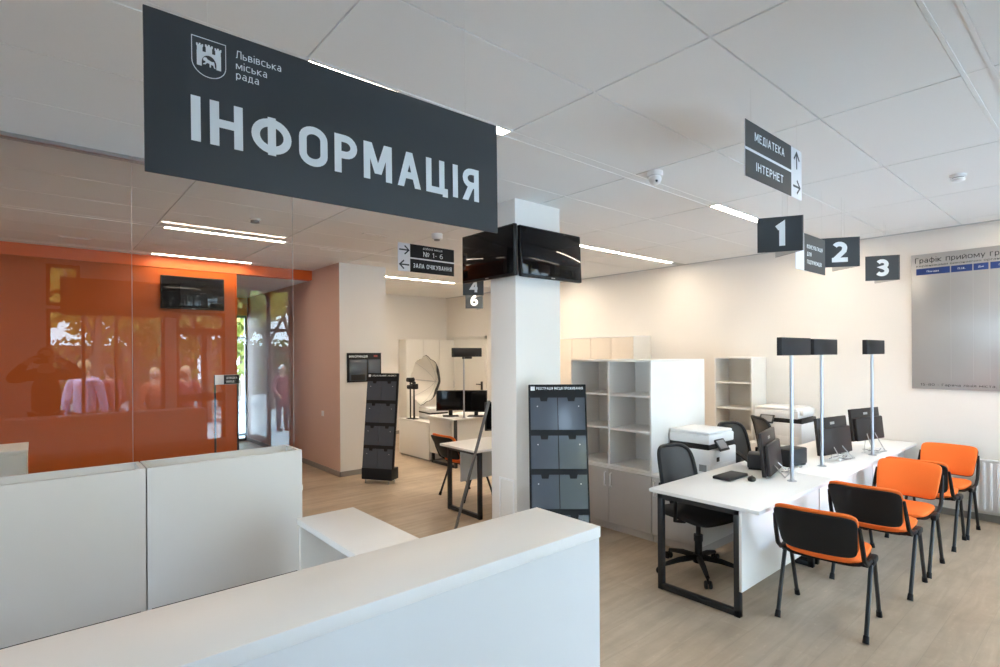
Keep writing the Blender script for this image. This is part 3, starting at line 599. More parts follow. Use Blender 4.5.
# ------------------------------------------------------------------ brochure racks
def rack_thing(label, base, n_ang, rows, lean, title):
    """floor-standing leaning display; local -Y is the front"""
    t = thing('brochure_rack', label, 'brochure rack', (base[0], base[1], 0), n_ang, group='leaning brochure racks')
    w = .465; hgt = 1.45; z0 = .19; n = math.sqrt(max(1e-6, 1-(lean/(hgt-z0))**2)); ln = (hgt-z0)
    O = Vector((-w/2, 0, z0)); ux = Vector((1, 0, 0)); uy = Vector((0, lean, hgt-z0)).normalized(); ln = math.hypot(lean, hgt-z0)
    obj('back_board', MB().prism([(0, 0), (w, 0), (w, ln), (0, ln)], O, ux, uy, -.03, bev=.003), M['rack'], t)
    obj('base_box', MB().box(-w/2+.01, w/2-.01, -.03, .16, .05, z0+.01, bev=.004), M['rack'], t)
    for sx_ in (-1, 1):
        for ya, yb_ in ((.0, -.02), (.13, .15)): obj('foot', MB().tube([(sx_*(w/2-.06), ya, .052), (sx_*(w/2-.06), yb_, .0)], .008, 8), M['steel'], t)
    rh = (ln-.075)/rows; nz = ux.cross(uy)
    for r in range(rows):
        for c in range(2):
            x0 = .012+c*(w-.024)/2+.003; x1 = .012+(c+1)*(w-.024)/2-.003; y0 = .01+r*rh; y1 = y0+rh-.045
            cx_ = (x0+x1)/2
            obj('pocket', MB().prism([(x0, y0), (x1, y0), (x1, y1), (cx_+.032, y1), (cx_+.026, y1-.03), (cx_-.026, y1-.03), (cx_-.032, y1), (x0, y1)], O+nz*.006, ux, uy, .012, bev=.001), M['pocket'], t, smooth=0)
    st = MB()
    for r in range(rows):
        for c in (.07, .40): st.lathe([(.005, 0), (.005, .003), (0, .004)], seg=10, mtx=Matrix.Translation(O+ux*c+uy*(.01+(r+.62)*rh)+nz*.018) @ nz.to_track_quat('Z', 'Y').to_matrix().to_4x4())
    obj('studs', st, M['chrome'], t)
    obj('emblem', MB().prism([(.018, ln-.05), (.052, ln-.05), (.052, ln-.018), (.018, ln-.018)], O, ux, uy, .001), M['signwhite'], t, smooth=0)
    text(title, L, O+ux*.065+uy*(ln-.043), ux, uy, t, w=.375, h=.02, bold=.012, align='L')
    return t
rack_thing('dark brochure rack with six visible pockets leaning beside the column', (3.035, 2.835), math.radians(-42), 4, .27, 'РЕЄСТРАЦІЯ МІСЦЯ ПРОЖИВАННЯ')
rack_thing('dark brochure rack standing before the white pier', (3.425, 6.49), math.radians(-58), 4, .16, 'СОЦІАЛЬНИЙ ЗАХИСТ')
t = thing('leaning_pole', 'slanted dark grey flat pole leaning against the rear of the column', 'pole', (3.0, 4.175, 0))
Mt = Matrix.Rotation(math.atan2(.535, 1.30), 4, 'X')
obj('bar', MB().box(-.011, .011, -.010, .010, .03, 1.40, bev=.003, mtx=Mt), mat('grey coated steel', (.13, .13, .135), .4), t); obj('foot_cap', MB().box(-.014, .014, -.013, .013, .008, .05, bev=.004, mtx=Mt), M['black'], t)
# wall board on the pier
t = thing('notice_board', 'black wall board titled ІНФОРМАЦІЯ with two pockets on the white pier', 'notice board', (3.587, 7.178, 1.52))
obj('board', MB().box(-.265, .265, -.014, 0, -.208, .208, bev=.002), M['rack'], t)
for a, b in ((-.235, .03), (.055, .245)): obj('pocket', MB().box(a, b, -.022, -.014, -.19, .115, bev=.002), M['pocket'], t)
obj('leaflet', MB().box(-.21, .0, -.0235, -.0222, -.18, -.10), M['dgrey'], t)
text('ІНФОРМАЦІЯ', L, (-.235, -.014, .142), UX, UY, t, w=.28, h=.032, bold=.016, align='L')
obj('red_mark', MB().box(.145, .205, -.0152, -.0138, .150, .176), M['red'], t)

# ------------------------------------------------------------------ schedule board
t = thing('schedule_board', 'large silver wall board with blue header cells, Графік прийому', 'notice board', (7.198, .86, 2.0))
VX, VY = Vector((0, -1, 0)), Vector((0, 0, 1))          # a face looking to -X
obj('board', MB().box(-.02, -.004, -.75, .675, -.70, .735, bev=.004), M['silver'], t)
obj('standoffs', MB().box(-.006, -.001, -.7, -.65, -.6, .6).box(-.006, -.001, .55, .6, -.6, .6), M['steel'], t)
join_text([('Графік прийому громадян', (-.0205, .64, .64), VX, VY, dict(w=.94, h=.055, align='L')),
           ('керівниками виконавчих органів міської ради', (-.0205, .63, .598), VX, VY, dict(w=.98, h=.022, align='L')),
           ('15-80 - Гаряча лінія міста, 297 57 95 - Довідкова', (-.0205, .60, -.665), VX, VY, dict(w=1.15, h=.026, align='L'))], M['boardink'], t)
cells = [(.63, .349), (.339, .172), (.163, .05), (.036, -.16), (-.175, -.45)]
mb = MB()
for a, b in cells: mb.box(-.0225, -.0198, b, a, .513, .58)
obj('header_cells', mb, M['blue'], t)
obj('column_rules', MB().box(-.0212, -.0198, .3425, .3455, -.60, .51).box(-.0212, -.0198, .166, .169, -.60, .51).box(-.0212, -.0198, .0415, .0445, -.60, .51), mat('board rule', (.45, .45, .46), .5), t)
items = [(s, (-.0226, (a+b)/2, .537), VX, VY, dict(w=(a-b)*.36, h=.018, bold=.012)) for s, (a, b) in zip(('Посада', 'П.І.Б.', 'Дні', 'Години', 'Адреса'), cells)]
join_text(items, L, t, 'header_lettering')

# radiator
t = thing('radiator', 'white ribbed panel radiator under the schedule board', 'radiator', (7.12, .22, .12))
rb = MB().box(-.035, -.027, -.8, .8, 0, .5, bev=.003).box(.02, .028, -.8, .8, 0, .5, bev=.003)
for k in range(30): rb.box(-.052, -.03, -.785+k*.0535, -.761+k*.0535, .02, .48, bev=.004)
obj('panel', rb, M['radi'], t)
obj('top_grille', MB().box(-.044, .03, -.8, .8, .492, .506, bev=.002), M['radi'], t)
obj('bracket', MB().box(.028, .078, -.6, -.57, .05, .45).box(.028, .078, .57, .6, .05, .45), M['radi'], t)
obj('valve', MB().tube([(0, .8, .04), (0, .84, .04), (0, .84, -.12)], .009).lathe([(.016, 0), (.016, .05), (0, .05)], (0, .84, .03)), M['radi'], t)
t = thing('light_switch', 'small white light switch on the wall beside the lobby', 'switch', (3.22, 7.77, .84))
obj('plate', MB().box(-.009, 0, -.04, .04, -.04, .04, bev=.003), M['pwhite'], t); obj('rocker', MB().box(-.013, -.008, -.022, .022, -.025, .025, bev=.002), M['pwhite'], t)

# ------------------------------------------------------------------ visitor chairs
def chair_proto():
    t = thing('visitor_chair', '', 'chair', (0, 0, 0), 0, 'orange visitor chairs')
    # seat cushion
    obj('seat', MB().pad(lambda u, v: Vector((.035+.225*u, 0.215*v, .452-.012*(1-u*u)-.03*max(0, u-.6)**1.5+.012*abs(v)**2)), .05, corner=5), M['fabric'], t)
    obj('seat_shell', MB().pad(lambda u, v: Vector((.03+.205*u, .215*v, .425-.012*(1-u*u))), .018, corner=5), M['black'], t)
    def bk(u, v):   # u across (+y), v up
        s = (v+1)/2; z = .485+.275*s; x = -.225-.125*s-.02*s*s+.035*u*u
        return Vector((x, .216*u*(1+.05*v), z+.006))
    nf = lambda u, v: bk(u, v)+Vector((.014, 0, .004))
    obj('backrest', MB().pad(nf, .036, corner=8), M['fabric'], t)
    def sh(u, v):
        s = (v*.95+.95)/2; z = .478+.284*s; return Vector((-.225-.125*s-.02*s*s+.035*u*u-.018, .214*u*(1+.06*v), z+.006))
    obj('back_shell', MB().pad(sh, .022, corner=8), M['black'], t)
    r = .0125
    for sy in (-1, 1):
        y = sy*.238
        for nm, pts in (('rear', [(.035, y, .432), (-.03, y, .405), (-.19, y*1.0, .03)]), ('front', [(.035, y, .432), (.085, y, .405), (.235, y, .03)])):
            lg = obj('leg', MB().tube(pts, r, 10), M['blackm'], t)
            e = Vector(pts[-1]); d = (e-Vector(pts[1])).normalized()
            obj('foot_cap', MB().tube([e-d*.012, e+d*.031], [.0155, .018], 10), M['black'], lg)
        # curved bracket from the seat joint up to the back
        obj('back_bracket', MB().tube([(.02, y, .43), (-.13, y*.99, .44), (-.20, y*.98, .485), (-.255, y*.965, .60), (-.29, y*.95, .69)], [.013, .014, .014, .013, .009], 8), M['black'], t)
        obj('joint_cover', MB().box(-.03, .10, y-.02, y+.02, .40, .445, bev=.012), M['black'], t)
    obj('cross_bar', MB().tube([(.035, -.245, .412), (.035, .245, .412)], .011, 10).tube([(-.10, -.235, .42), (-.10, .235, .42)], .009, 8), M['blackm'], t)
    return t
c0 = chair_proto(); R = math.radians
c0['label'] = 'orange and black visitor chair nearest the camera, black back shell turned to us'; c0.location = (3.83, 1.265, 0); c0.rotation_euler.z = R(6)
dup(c0, 'orange and black visitor chair second in the row, black back shell showing', (4.715, 1.225, 0), R(1))
dup(c0, 'orange visitor chair third in the row, whole orange backrest facing the camera', (5.31, 1.225, 0), R(180))
dup(c0, 'visitor chair back to back with the third, only its side and seat showing', (6.085, 1.215, 0), R(0))
dup(c0, 'orange visitor chair last in the row, next to the radiator', (6.60, 1.19, 0), R(178))
dup(c0, 'orange and black visitor chair tucked beside the desk left of the column', (3.90, 5.20, 0), R(0))

# ------------------------------------------------------------------ desks
def desk(label, x0, x1, y0, y1, yp, pz0=.178, legs=(.05, .05), ym=.14, grp='white service desks in the row', loops=(1, 1), pin=.012):
    cx = (x0+x1)/2; cy = (y0+y1)/2; w = (x1-x0)/2; d = (y1-y0)/2
    t = thing('service_desk', label, 'desk', (cx, cy, 0), 0, grp)
    obj('desktop', MB().box(-w+.001, w-.001, -d, d, .695, .72, bev=.003), M['white'], t)
    for k, (sg, ins) in enumerate(((-1, legs[0]), (1, legs[1]))):
        if not loops[k]: continue
        xa = sg*(w-ins); a, b = -d+ym, d-.05; s = .02
        obj('leg_frame', MB().box(xa-s, xa+s, a, a+.04, 0, .695, bev=.003).box(xa-s, xa+s, b-.04, b, 0, .695, bev=.003).box(xa-s, xa+s, a, b, .004, .044, bev=.003).box(xa-s, xa+s, a, b, .655, .695, bev=.003), M['blackm'], t)
    obj('rail', MB().box(-w+.07, w-.07, d-.12, d-.08, .655, .695).box(-w+.07, w-.07, -d+.2, -d+.24, .655, .695), M['blackm'], t)
    obj('modesty_panel', MB().box(-w+pin, w-pin, yp-cy-.009, yp-cy+.009, pz0, .69, bev=.001), M['white'], t)
    return t
desk('white service desk nearest the camera, under the number 1 sign', 3.375, 4.70, 1.49, 2.28, 1.615)
desk('middle white service desk of the row', 4.70, 6.06, 1.49, 2.28, 1.615)
desk('white service desk against the right wall', 6.06, 7.17, 1.49, 2.28, 1.615)
t = desk('white desk left of the column with black leg frame', 3.375, 4.65, 4.31, 4.96, 4.90, .27, legs=(.085, .06), ym=.03, grp='white desks of the far rows', pin=.24)
for ch in t.children:
    if ch.name.startswith('modesty'): ch.data.materials.clear(); ch.data.materials.append(M['panel'])  # this white panel's shade is put into its grey colour
# queue displays on poles
def qdisp(label, x, y, rz, ztop=1.81, w=.55, h=.135, ox=.062):
    t = thing('display_stand', label, 'display', (x, y, .72), R(rz), 'black display boxes on chrome poles')
    obj('base_plate', MB().lathe([(.034, 0), (.034, .004), (.016, .008), (.016, .016), (0, .016)], seg=24), M['chrome'], t)
    obj('pole', MB().tube([(0, 0, .01), (0, 0, ztop-.72-h)], .0125, 16), M['chrome'], t)
    b = obj('display_box', MB().box(-w/2+ox, w/2+ox, -.019, .019, ztop-.72-h, ztop-.72, bev=.003), M['dgrey'], t)
    obj('display_face', MB().box(-w/2+.008+ox, w/2-.008+ox, -.0205, -.0185, ztop-.72-h+.008, ztop-.72-.008, bev=.001), M['signgrey'] if 0 else M['rack'], b)
    return t
qdisp('black display box on chrome pole on the nearest desk', 4.36, 1.678, 0)
qdisp('black display box on chrome pole on the middle desk', 5.123, 1.728, 0)
qdisp('black display box on chrome pole on the desk by the wall', 6.015, 1.594, 0)

# all-in-one computers: back to the visitors
def aio(label, cx, cy, rz, zb=.755, w=.50, h=.335, desk_z=.72, grp='computers seen from behind'):
    t = thing('desktop_computer', label, 'computer', (cx, cy, desk_z), R(rz), grp); zb -= desk_z
    tl = .10                        # leans back towards local -Y... top away from the user
    M4 = Matrix.Translation((0, 0, zb)) @ Matrix.Rotation(-.10, 4, 'X')
    obj('display_housing', MB().box(-w/2, w/2, -.012, .016, 0, h, bev=.004, mtx=M4).box(-w/2+.02, w/2-.005, -.045, -.012, -.0, h*.72, bev=.012, mtx=M4), M['mon'], t)
    obj('screen', MB().box(-w/2+.012, w/2-.012, .0155, .018, .02, h-.012, mtx=M4), M['screen'], t)
    obj('emblem', MB().box(-.035, .035, -.014, -.0115, h*.80, h*.87, mtx=M4), M['steel'], t)
    for sx_ in (-.10, .10):
        obj('stand_leg', MB().tube([(sx_*.7, -.035, zb+.07), (sx_, -.115, .006), (sx_*1.1, -.12, .004)], .0045, 8).tube([(sx_*.7, -.03, zb+.05), (sx_*.9, -.02, .006)], .0045, 8), M['steel'], t)
    obj('foot_bar', MB().tube([(-.12, -.12, .006), (.12, -.12, .006)], .0045, 8), M['steel'], t)
    return t
aio('black computer on the nearest desk, turned almost edge-on', 4.50, 1.89, 12, .735)
aio('black computer on the middle desk, its back to us', 5.61, 1.79, -10, .76)
aio('black computer on the desk by the right wall, its back to us', 6.24, 1.70, -12, .83, h=.31)
# dark boxes beside each computer
def device(label, x, y, rz, w=.22, d=.16, h=.15):
    t = thing('desk_printer', label, 'printer', (x, y, .72), R(rz), 'dark desktop devices')
    obj('housing', MB().box(-w/2, w/2, -d/2, d/2, .012, h, bev=.012), M['dgrey'], t)
    obj('paper_tray', MB().prism([(-.02, 0), (.10, .09), (.10, .10), (-.02, .015)], (-w/2+.03, d/2-.01, .03), (0, 1, 0), (0, 0, 1), w-.06), M['black'], t)
    for sg in (-1, 1): obj('foot', MB().box(sg*(w/2-.025)-.015, sg*(w/2-.025)+.015, -d/2+.01, d/2-.01, 0, .014), M['black'], t)
device('low dark boxy device between the first and second computers', 4.98, 1.93, -8, .26)
device('low dark boxy device between the second and third computers', 5.95, 1.87, -8, .20)
device('low dark boxy device half behind the nearest computer', 4.63, 2.06, 20, .18, .14, .13)
t = thing('tablet', 'flat black tablet-like slab lying on the nearest desk', 'tablet', (4.13, 2.045, .72), R(-1))
obj('body', MB().box(-.145, .145, -.07, .07, .002, .022, bev=.004), M['dgrey'], t); obj('lid', MB().box(-.14, .14, -.066, .066, .0215, .0245, bev=.001), M['black'], t)
t = thing('computer_mouse', 'small black mouse on the nearest desk', 'mouse', (4.145, 1.885, .72), R(20))
obj('shell', MB().ell((0, 0, .012), (.05, .03, .022), 16), M['black'], t); obj('scroll_wheel', MB().tube([(.022, -.004, .031), (.022, .004, .031)], .007, 10), M['grey'], t)
def cables(label, x, y, z, seed, sp=.16):
    rnd = random.Random(seed); t = thing('cable_bundle', label, 'cables', (x, y, z))
    for k in range(7):
        p = [Vector((rnd.uniform(-sp, sp), rnd.uniform(-.07, .07), .006+rnd.random()*.05)) for _ in range(4)]
        pts = [p[0]*(1-s)**3+p[1]*3*s*(1-s)**2+p[2]*3*s*s*(1-s)+p[3]*s**3 for s in [i/14 for i in range(15)]]
        obj('cable', MB().tube(pts, .0035, 6), M['gcable'] if k % 2 else M['cable'], t)
    obj('plug', MB().box(-.02, .02, -.012, .012, .004, .026, bev=.004), M['pwhite'], t)
cables('tangle of white cables behind the middle computer', 5.46, 1.70, .72, 3); cables('tangle of white cables behind the computer by the wall', 6.12, 1.62, .72, 5, .12)
cables('thin cables lying behind the nearest computer', 4.66, 1.80, .72, 8, .12)

# ------------------------------------------------------------------ office chairs
def office_chair(label, x, y, rz, up=0):
    """faces local -Y"""
    t = thing('office_chair', label, 'chair', (x, y, 0), rz, 'black swivel office chairs')
    obj('seat', MB().pad(lambda u, v: Vector((.245*u, .235*v-.0, .46-.02*max(0, -v)**2+.012*u*u)), .07, corner=5), M['bfabric'], t)
    obj('seat_plate', MB().box(-.10, .10, -.12, .14, .40, .435, bev=.01).tube([(.10, -.02, .41), (.24, -.02, .40)], .007, 8), M['black'], t)
    obj('gas_cylinder', MB().lathe([(.028, .10), (.028, .26), (.018, .27), (.018, .41), (0, .41)], seg=16).lathe([(.034, .24), (.034, .29), (0, .29)], seg=16), M['black'], t)
    base = obj('star_base', MB().lathe([(.04, .075), (.045, .10), (.04, .14), (0, .14)], seg=18), M['black'], t)
    for k in range(5):
        a = 2*math.pi*k/5+.3; c, s = math.cos(a), math.sin(a)
        arm = obj('base_arm', MB().tube([(.03*c, .03*s, .115), (.16*c, .16*s, .105), (.30*c, .30*s, .075)], [.024, .022, .015], 8), M['black'], t)
        ct = MB()
        for e in (-.016, .016): ct.lathe([(.026, -.009), (.03, 0), (.026, .009), (0, .009)], seg=16, mtx=Matrix.Translation((.30*c-e*s+.015*c, .30*s+e*c+.015*s, .03)) @ Matrix.Rotation(a, 4, 'Z') @ Matrix.Rotation(math.pi/2, 4, 'X'))
        ct.tube([(.30*c, .30*s, .03), (.30*c, .30*s, .075)], .009, 8)
        obj('caster', ct, M['black'], arm)
    def bk(u, v, o=0):
        s = (v+1)/2; return Vector((.195*u*(1-.10*s*s), .21+.05*s+.04*s*s-.05*u*u+o, .53+up+.41*s))
    outline = []
    N = 40
    for k in range(N):
        a = 2*math.pi*k/N; cu_, su = math.cos(a), math.sin(a); e = .45
        outline.append(bk(math.copysign(abs(cu_)**e, cu_), math.copysign(abs(su)**e, su)))
    fr = obj('back_frame', MB().tube(outline, .016, 8, closed=True), M['black'], t)
    mbm = MB(); b = bmesh.new(); g = [[b.verts.new(bk((-1+2*i/12)*.97, (-1+2*j/12)*.97)) for i in range(13)] for j in range(13)]
    for j in range(12):
        for i in range(12):
            if (i in (0, 11)) and (j in (0, 11)): continue
            b.faces.new((g[j][i], g[j][i+1], g[j+1][i+1], g[j+1][i]))
    mbm._add(b); obj('back_mesh', mbm, MESHF, t)
    obj('back_support', MB().tube([(0, .10, .42), (0, .25, .43), (0, .285, .52), (0, .285, .72)], [.024, .024, .02, .012], 10).box(-.15, .15, .255, .27, .60, .655, bev=.006), M['black'], t)
    for sg in (-1, 1):
        obj('armrest', MB().tube([(sg*.17, -.02, .42), (sg*.27, -.02, .44), (sg*.285, -.04, .62), (sg*.28, -.13, .655), (sg*.275, .02, .665), (sg*.28, .09, .655), (sg*.285, .05, .62)], [.014, .015, .014, .014, .017, .016, .013], 8), M['black'], t)
    return t
office_chair('black mesh office chair at the nearest desk, tucked under its end', 3.90, 2.19, R(-12))
office_chair('black mesh office chair at the desk row, in front of the small bookcase', 5.19, 2.36, R(-15), .055)
office_chair('black mesh office chair before the far printer, mostly hidden by the desk', 5.865, 2.33, R(48), .09)

# ------------------------------------------------------------------ cabinets
def bookcase(label, x0, x1, y0, y1, z0, z1, ndiv, shelves, depth_open, grp='open bookcases'):
    """open to -X"""
    t = thing('bookcase', label, 'bookcase', (x0, (y0+y1)/2, z0), 0, grp); w = (y1-y0)/2; h = z1-z0; D = x1-x0; s = .02
    obj('top', MB().box(0, D, -w, w, h-s, h, bev=.002), M['white'], t); obj('bottom', MB().box(0, D, -w+s, w-s, 0, s), M['white'], t)
    for sg in (-1, 1): obj('side_panel', MB().box(0, D, min(sg*w, sg*(w-s)), max(sg*w, sg*(w-s)), 0, h-s, bev=.002), M['white'], t)
    obj('back_panel', MB().box(depth_open, depth_open+.01, -w+s, w-s, s, h-s), M['white2'], t)
    ys_ = [-w+s]+[-w+s+(2*w-2*s)*(k+1)/(ndiv+1) for k in range(ndiv)]+[w-s]
    for yy in ys_[1:-1]: obj('divider', MB().box(.002, depth_open, yy-s/2, yy+s/2, s, h-s), M['white'], t)
    for a, b in zip(ys_, ys_[1:]):
        for z in shelves: obj('shelf', MB().box(.006, depth_open, a+.011, b-.011, z-z0-s/2, z-z0+s/2, bev=.0015), M['white'], t)
    if D > depth_open+.1: obj('rear_carcass', MB().box(depth_open+.012, D-.001, -w+s, w-s, s, h-s), M['white2'], t)
    return t
bookcase('large white open bookcase on grey-doored cupboards, right of the column', 4.19, 5.125, 2.80, 3.755, .615, 1.637, 1, (.975, 1.30), .42)
bookcase('smaller white open bookcase standing by the right wall', 6.79, 7.19, 3.075, 3.575, 0.0, 1.642, 0, (.33, .66, .98, 1.31), .36)
def doorcab(label, x0, x1, y0, y1, ztop, n, doorm, handle_side, grp, z0=.07):
    t = thing('cupboard', label, 'cupboard', (x0, (y0+y1)/2, 0), 0, grp); w = (y1-y0)/2; D = x1-x0
    obj('carcass', MB().box(.02, D, -w, w, z0, ztop-.022), M['white2'], t)
    obj('top', MB().box(0, D, -w, w, ztop-.022, ztop, bev=.002), M['white'], t); obj('plinth', MB().box(.03, D-.02, -w+.002, w-.002, 0, z0), M['taupe'] if ztop < 1 else M['white2'], t)
    for k in range(n):
        a = -w+2*w*k/n; b = -w+2*w*(k+1)/n
        dd = obj('door', MB().box(0, .019, a+.002, b-.002, z0+.005, ztop-.025, bev=.0015), doorm, t)
        hs = handle_side[k]; yh = (a+.035) if hs < 0 else (b-.035); zc = ztop*.80 if ztop < 1 else 1.0
        obj('handle', MB().tube([(0, yh, zc-.065), (-.022, yh, zc-.06), (-.022, yh, zc+.06), (0, yh, zc+.065)], .0065, 8), M['pwhite'], dd)
    return t
doorcab('low cupboard with two grey doors under the large bookcase', 4.185, 5.12, 2.802, 3.755, .612, 2, M['taupe'], (1, -1), 'low grey-doored cupboards')
doorcab('low cupboard with one grey door under the near printer', 4.185, 4.955, 2.34, 2.798, .612, 1, M['taupe'], (1,), 'low grey-doored cupboards')
doorcab('tall beige two-door cupboard behind the large bookcase, right one of two', 6.72, 7.18, 4.80, 5.60, 1.965, 2, M['beige'], (1, -1), 'tall beige cupboards')
doorcab('tall beige two-door cupboard behind the large bookcase, nearer the column', 6.72, 7.18, 5.605, 6.42, 1.965, 2, M['beige'], (1, -1), 'tall beige cupboards')
doorcab('low white cupboard carrying the far printer by the right wall', 6.58, 7.18, 2.34, 3.06, .61, 2, M['white2'], (1, -1), 'low white cupboards')
# tall white cupboards on the far wall (doors look to -Y)
for k in range(3):
    x0 = 5.93+k*.42
    t = thing('wardrobe', ('tall white cupboard on the far wall, %s' % ('left one beside the brochure rack', 'middle one behind the photo umbrella', 'right one next to the corner')[k]), 'cupboard', (x0+.21, 10.05, 0), 0, 'tall white cupboards on the far wall')
    obj('carcass', MB().box(-.209, .209, -.09, .2, .0, 2.02, bev=.002), M['white2'], t)
    d_ = obj('door', MB().box(-.206, .206, -.11, -.091, .06, 2.015, bev=.002), M['white2'], t)
    obj('handle', MB().tube([(.17, -.112, .95), (.17, -.13, .96), (.17, -.13, 1.09), (.17, -.112, 1.10)], .005, 8), M['chrome'], d_)

# ------------------------------------------------------------------ printers
def mfp(label, x, y, z, rz, w=.52, d=.40, h=.41):
    """front looks to local -Y; origin at the base centre"""
    t = thing('office_printer', label, 'printer', (x, y, z), rz, 'white multifunction printers')
    obj('body', MB().box(-w/2, w/2, -d/2, d/2, .0, h*.60, bev=.014), M['pwhite'], t)
    obj('output_bay', MB().box(-w/2+.006, w/2-.006, -d/2+.012, d/2-.006, h*.57, h*.72, bev=.006), M['black'], t)
    obj('scanner', MB().box(-w/2-.0, w/2-.04, -d/2+.0, d/2, h*.71, h*.93, bev=.014), M['pwhite'], t)
    obj('scanner_lid', MB().box(-w/2+.004, w/2-.06, -d/2+.006, d/2-.004, h*.93, h, bev=.012), M['pwhite'], t)
    obj('feeder', MB().box(w/2-.16, w/2+.0, -d/2+.05, d/2-.06, h*.80, h*.97, bev=.012), M['pwhite'], t)
    p = obj('control_panel', MB().box(-.085, .085, -.012, .0, 0, .115, bev=.006, mtx=Matrix.Translation((-w/2+.16, -d/2-.055, h*.56)) @ Matrix.Rotation(-.6, 4, 'X')), M['dgrey'], t)
    obj('touch_screen', MB().box(-.065, .065, -.0135, -.0118, .02, .10, mtx=Matrix.Translation((-w/2+.16, -d/2-.055, h*.56)) @ Matrix.Rotation(-.6, 4, 'X')), M['grey'], p)
    obj('paper_tray', MB().box(-w/2+.02, w/2-.02, -d/2-.004, -d/2+.006, .02, h*.24, bev=.003), M['pwhite'], t)
    obj('badge', MB().box(-w/2+.12, -w/2+.17, -d/2-.0015, -d/2+.001, h*.30, h*.40), M['black'], t)
    obj('side_grip', MB().box(-w/2-.0015, -w/2+.002, -d/2+.03, -d/2+.10, .04, .10), M['gcable'], t)
mfp('white multifunction printer with tilted touch screen behind the nearest desk', 4.70, 2.59, .612, 0, .49, .40, .392)
mfp('white multifunction printer by the right wall, half hidden by poles', 6.88, 2.72, .61, R(-90), .54, .46, .44)

# ------------------------------------------------------------------ far room: photo desk
t = thing('photo_cabinet', 'low white cabinet beside the brochure rack carrying the camera', 'cabinet', (4.98, 7.69, 0))
obj('carcass', MB().box(-.262, .262, -.465, .465, .03, .60, bev=.002), M['white'], t); obj('top', MB().box(-.27, .27, -.47, .47, .60, .622, bev=.002), M['white'], t)
obj('plinth', MB().box(-.24, .24, -.45, .45, 0, .03), M['base'], t)
t = thing('photo_desk', 'white desk with monitors in the far room', 'desk', (5.35, 6.86, 0), 0, 'white desks of the far rows')
obj('desktop', MB().box(-.70, .70, -.36, .36, .72, .745, bev=.003), M['white'], t)
obj('end_panel', MB().box(-.635, -.615, -.20, .35, .16, .72, bev=.002), M['white'], t); obj('end_panel', MB().box(.63, .65, -.34, .35, 0, .72, bev=.002), M['white'], t)
obj('modesty_panel', MB().box(-.6, .62, -.19, -.17, .15, .72), M['white2'], t)
for xx in (-.60, .58): obj('leg_frame', MB().box(xx-.02, xx+.02, -.32, -.28, 0, .72, bev=.003).box(xx-.02, xx+.02, .28, .32, 0, .72, bev=.003).box(xx-.02, xx+.02, -.28, .28, 0, .04, bev=.003), M['blackm'], t)
def monitor(label, x, y, z, rz, w=.5, h=.31, front=1, zb=.09, grp='monitors of the far desks'):
    t = thing('monitor', label, 'monitor', (x, y, z), R(rz), grp)
    obj('display_housing', MB().box(-w/2, w/2, -.015, .02, zb, zb+h, bev=.004).box(-w*.3, w*.3, .018, .045, zb+.05, zb+h-.06, bev=.01), M['black'], t)
    obj('screen', MB().box(-w/2+.012, w/2-.012, -.017, -.0145, zb+.02, zb+h-.012), M['screen'], t)
    obj('stand', MB().box(-.03, .03, .02, .045, .01, zb+.12, bev=.004).box(-.12, .12, -.06, .10, 0, .014, bev=.004), M['black'], t)
monitor('black monitor beside the photo umbrella, left of the far pole', 4.85, 6.82, .745, -32, .44)
monitor('black monitor right of the far display pole', 5.12, 6.54, .745, -52, .36, .33, zb=.07)
monitor('black monitor partly hidden by the slanted pole and the column', 4.05, 4.62, .72, -20, .50, .32, zb=.12)
t = qdisp('black display box on a thin pole in the far room', 4.865, 6.50, 0, 1.77, .54, .135); t.location.z = .745
obj('under_bracket', MB().box(-.02, .15, -.012, .012, .885, .915, bev=.003), M['dgrey'], t)
# dye-sub printer, camera stand and umbrella
t = thing('photo_printer', 'flat white photo printer on the far cabinet under the umbrella', 'printer', (5.06, 7.62, .622), R(-8))
obj('body', MB().box(-.16, .16, -.22, .22, .01, .10, bev=.01), M['pwhite'], t); obj('slot', MB().box(-.163, .163, -.223, .223, .10, .122, bev=.002), M['black'], t); obj('lid', MB().box(-.165, .165, -.225, .225, .122, .20, bev=.012), M['pwhite'], t)
t = thing('photo_camera', 'black camera on a short black stand on the far cabinet', 'camera', (4.80, 7.80, .622))
obj('stand_base', MB().box(-.05, .05, -.06, .06, 0, .012, bev=.003), M['black'], t); obj('stand_post', MB().tube([(0, 0, .01), (0, 0, .50)], [.016, .012], 10), M['black'], t)
obj('camera_body', MB().box(-.045, .045, -.07, .07, .50, .59, bev=.012).box(-.02, .02, -.03, .03, .585, .625, bev=.008), M['black'], t)
obj('lens', MB().lathe([(.036, 0), (.036, .05), (.032, .08), (.028, .08), (.026, .07), (0, .07)], seg=20, mtx=Matrix.Translation((-.04, 0, .54)) @ Matrix.Rotation(-math.pi/2, 4, 'Y')), M['black'], t)
t = thing('photo_umbrella', 'white photo umbrella with black backing lit lamp on a stand in the far room', 'umbrella', (5.15, 7.80, .60))
ax = Vector((-.96, -.02, .12)).normalized()
Q = ax.to_track_quat('Z', 'Y').to_matrix().to_4x4(); PC = Vector((-.11, .09, .66))
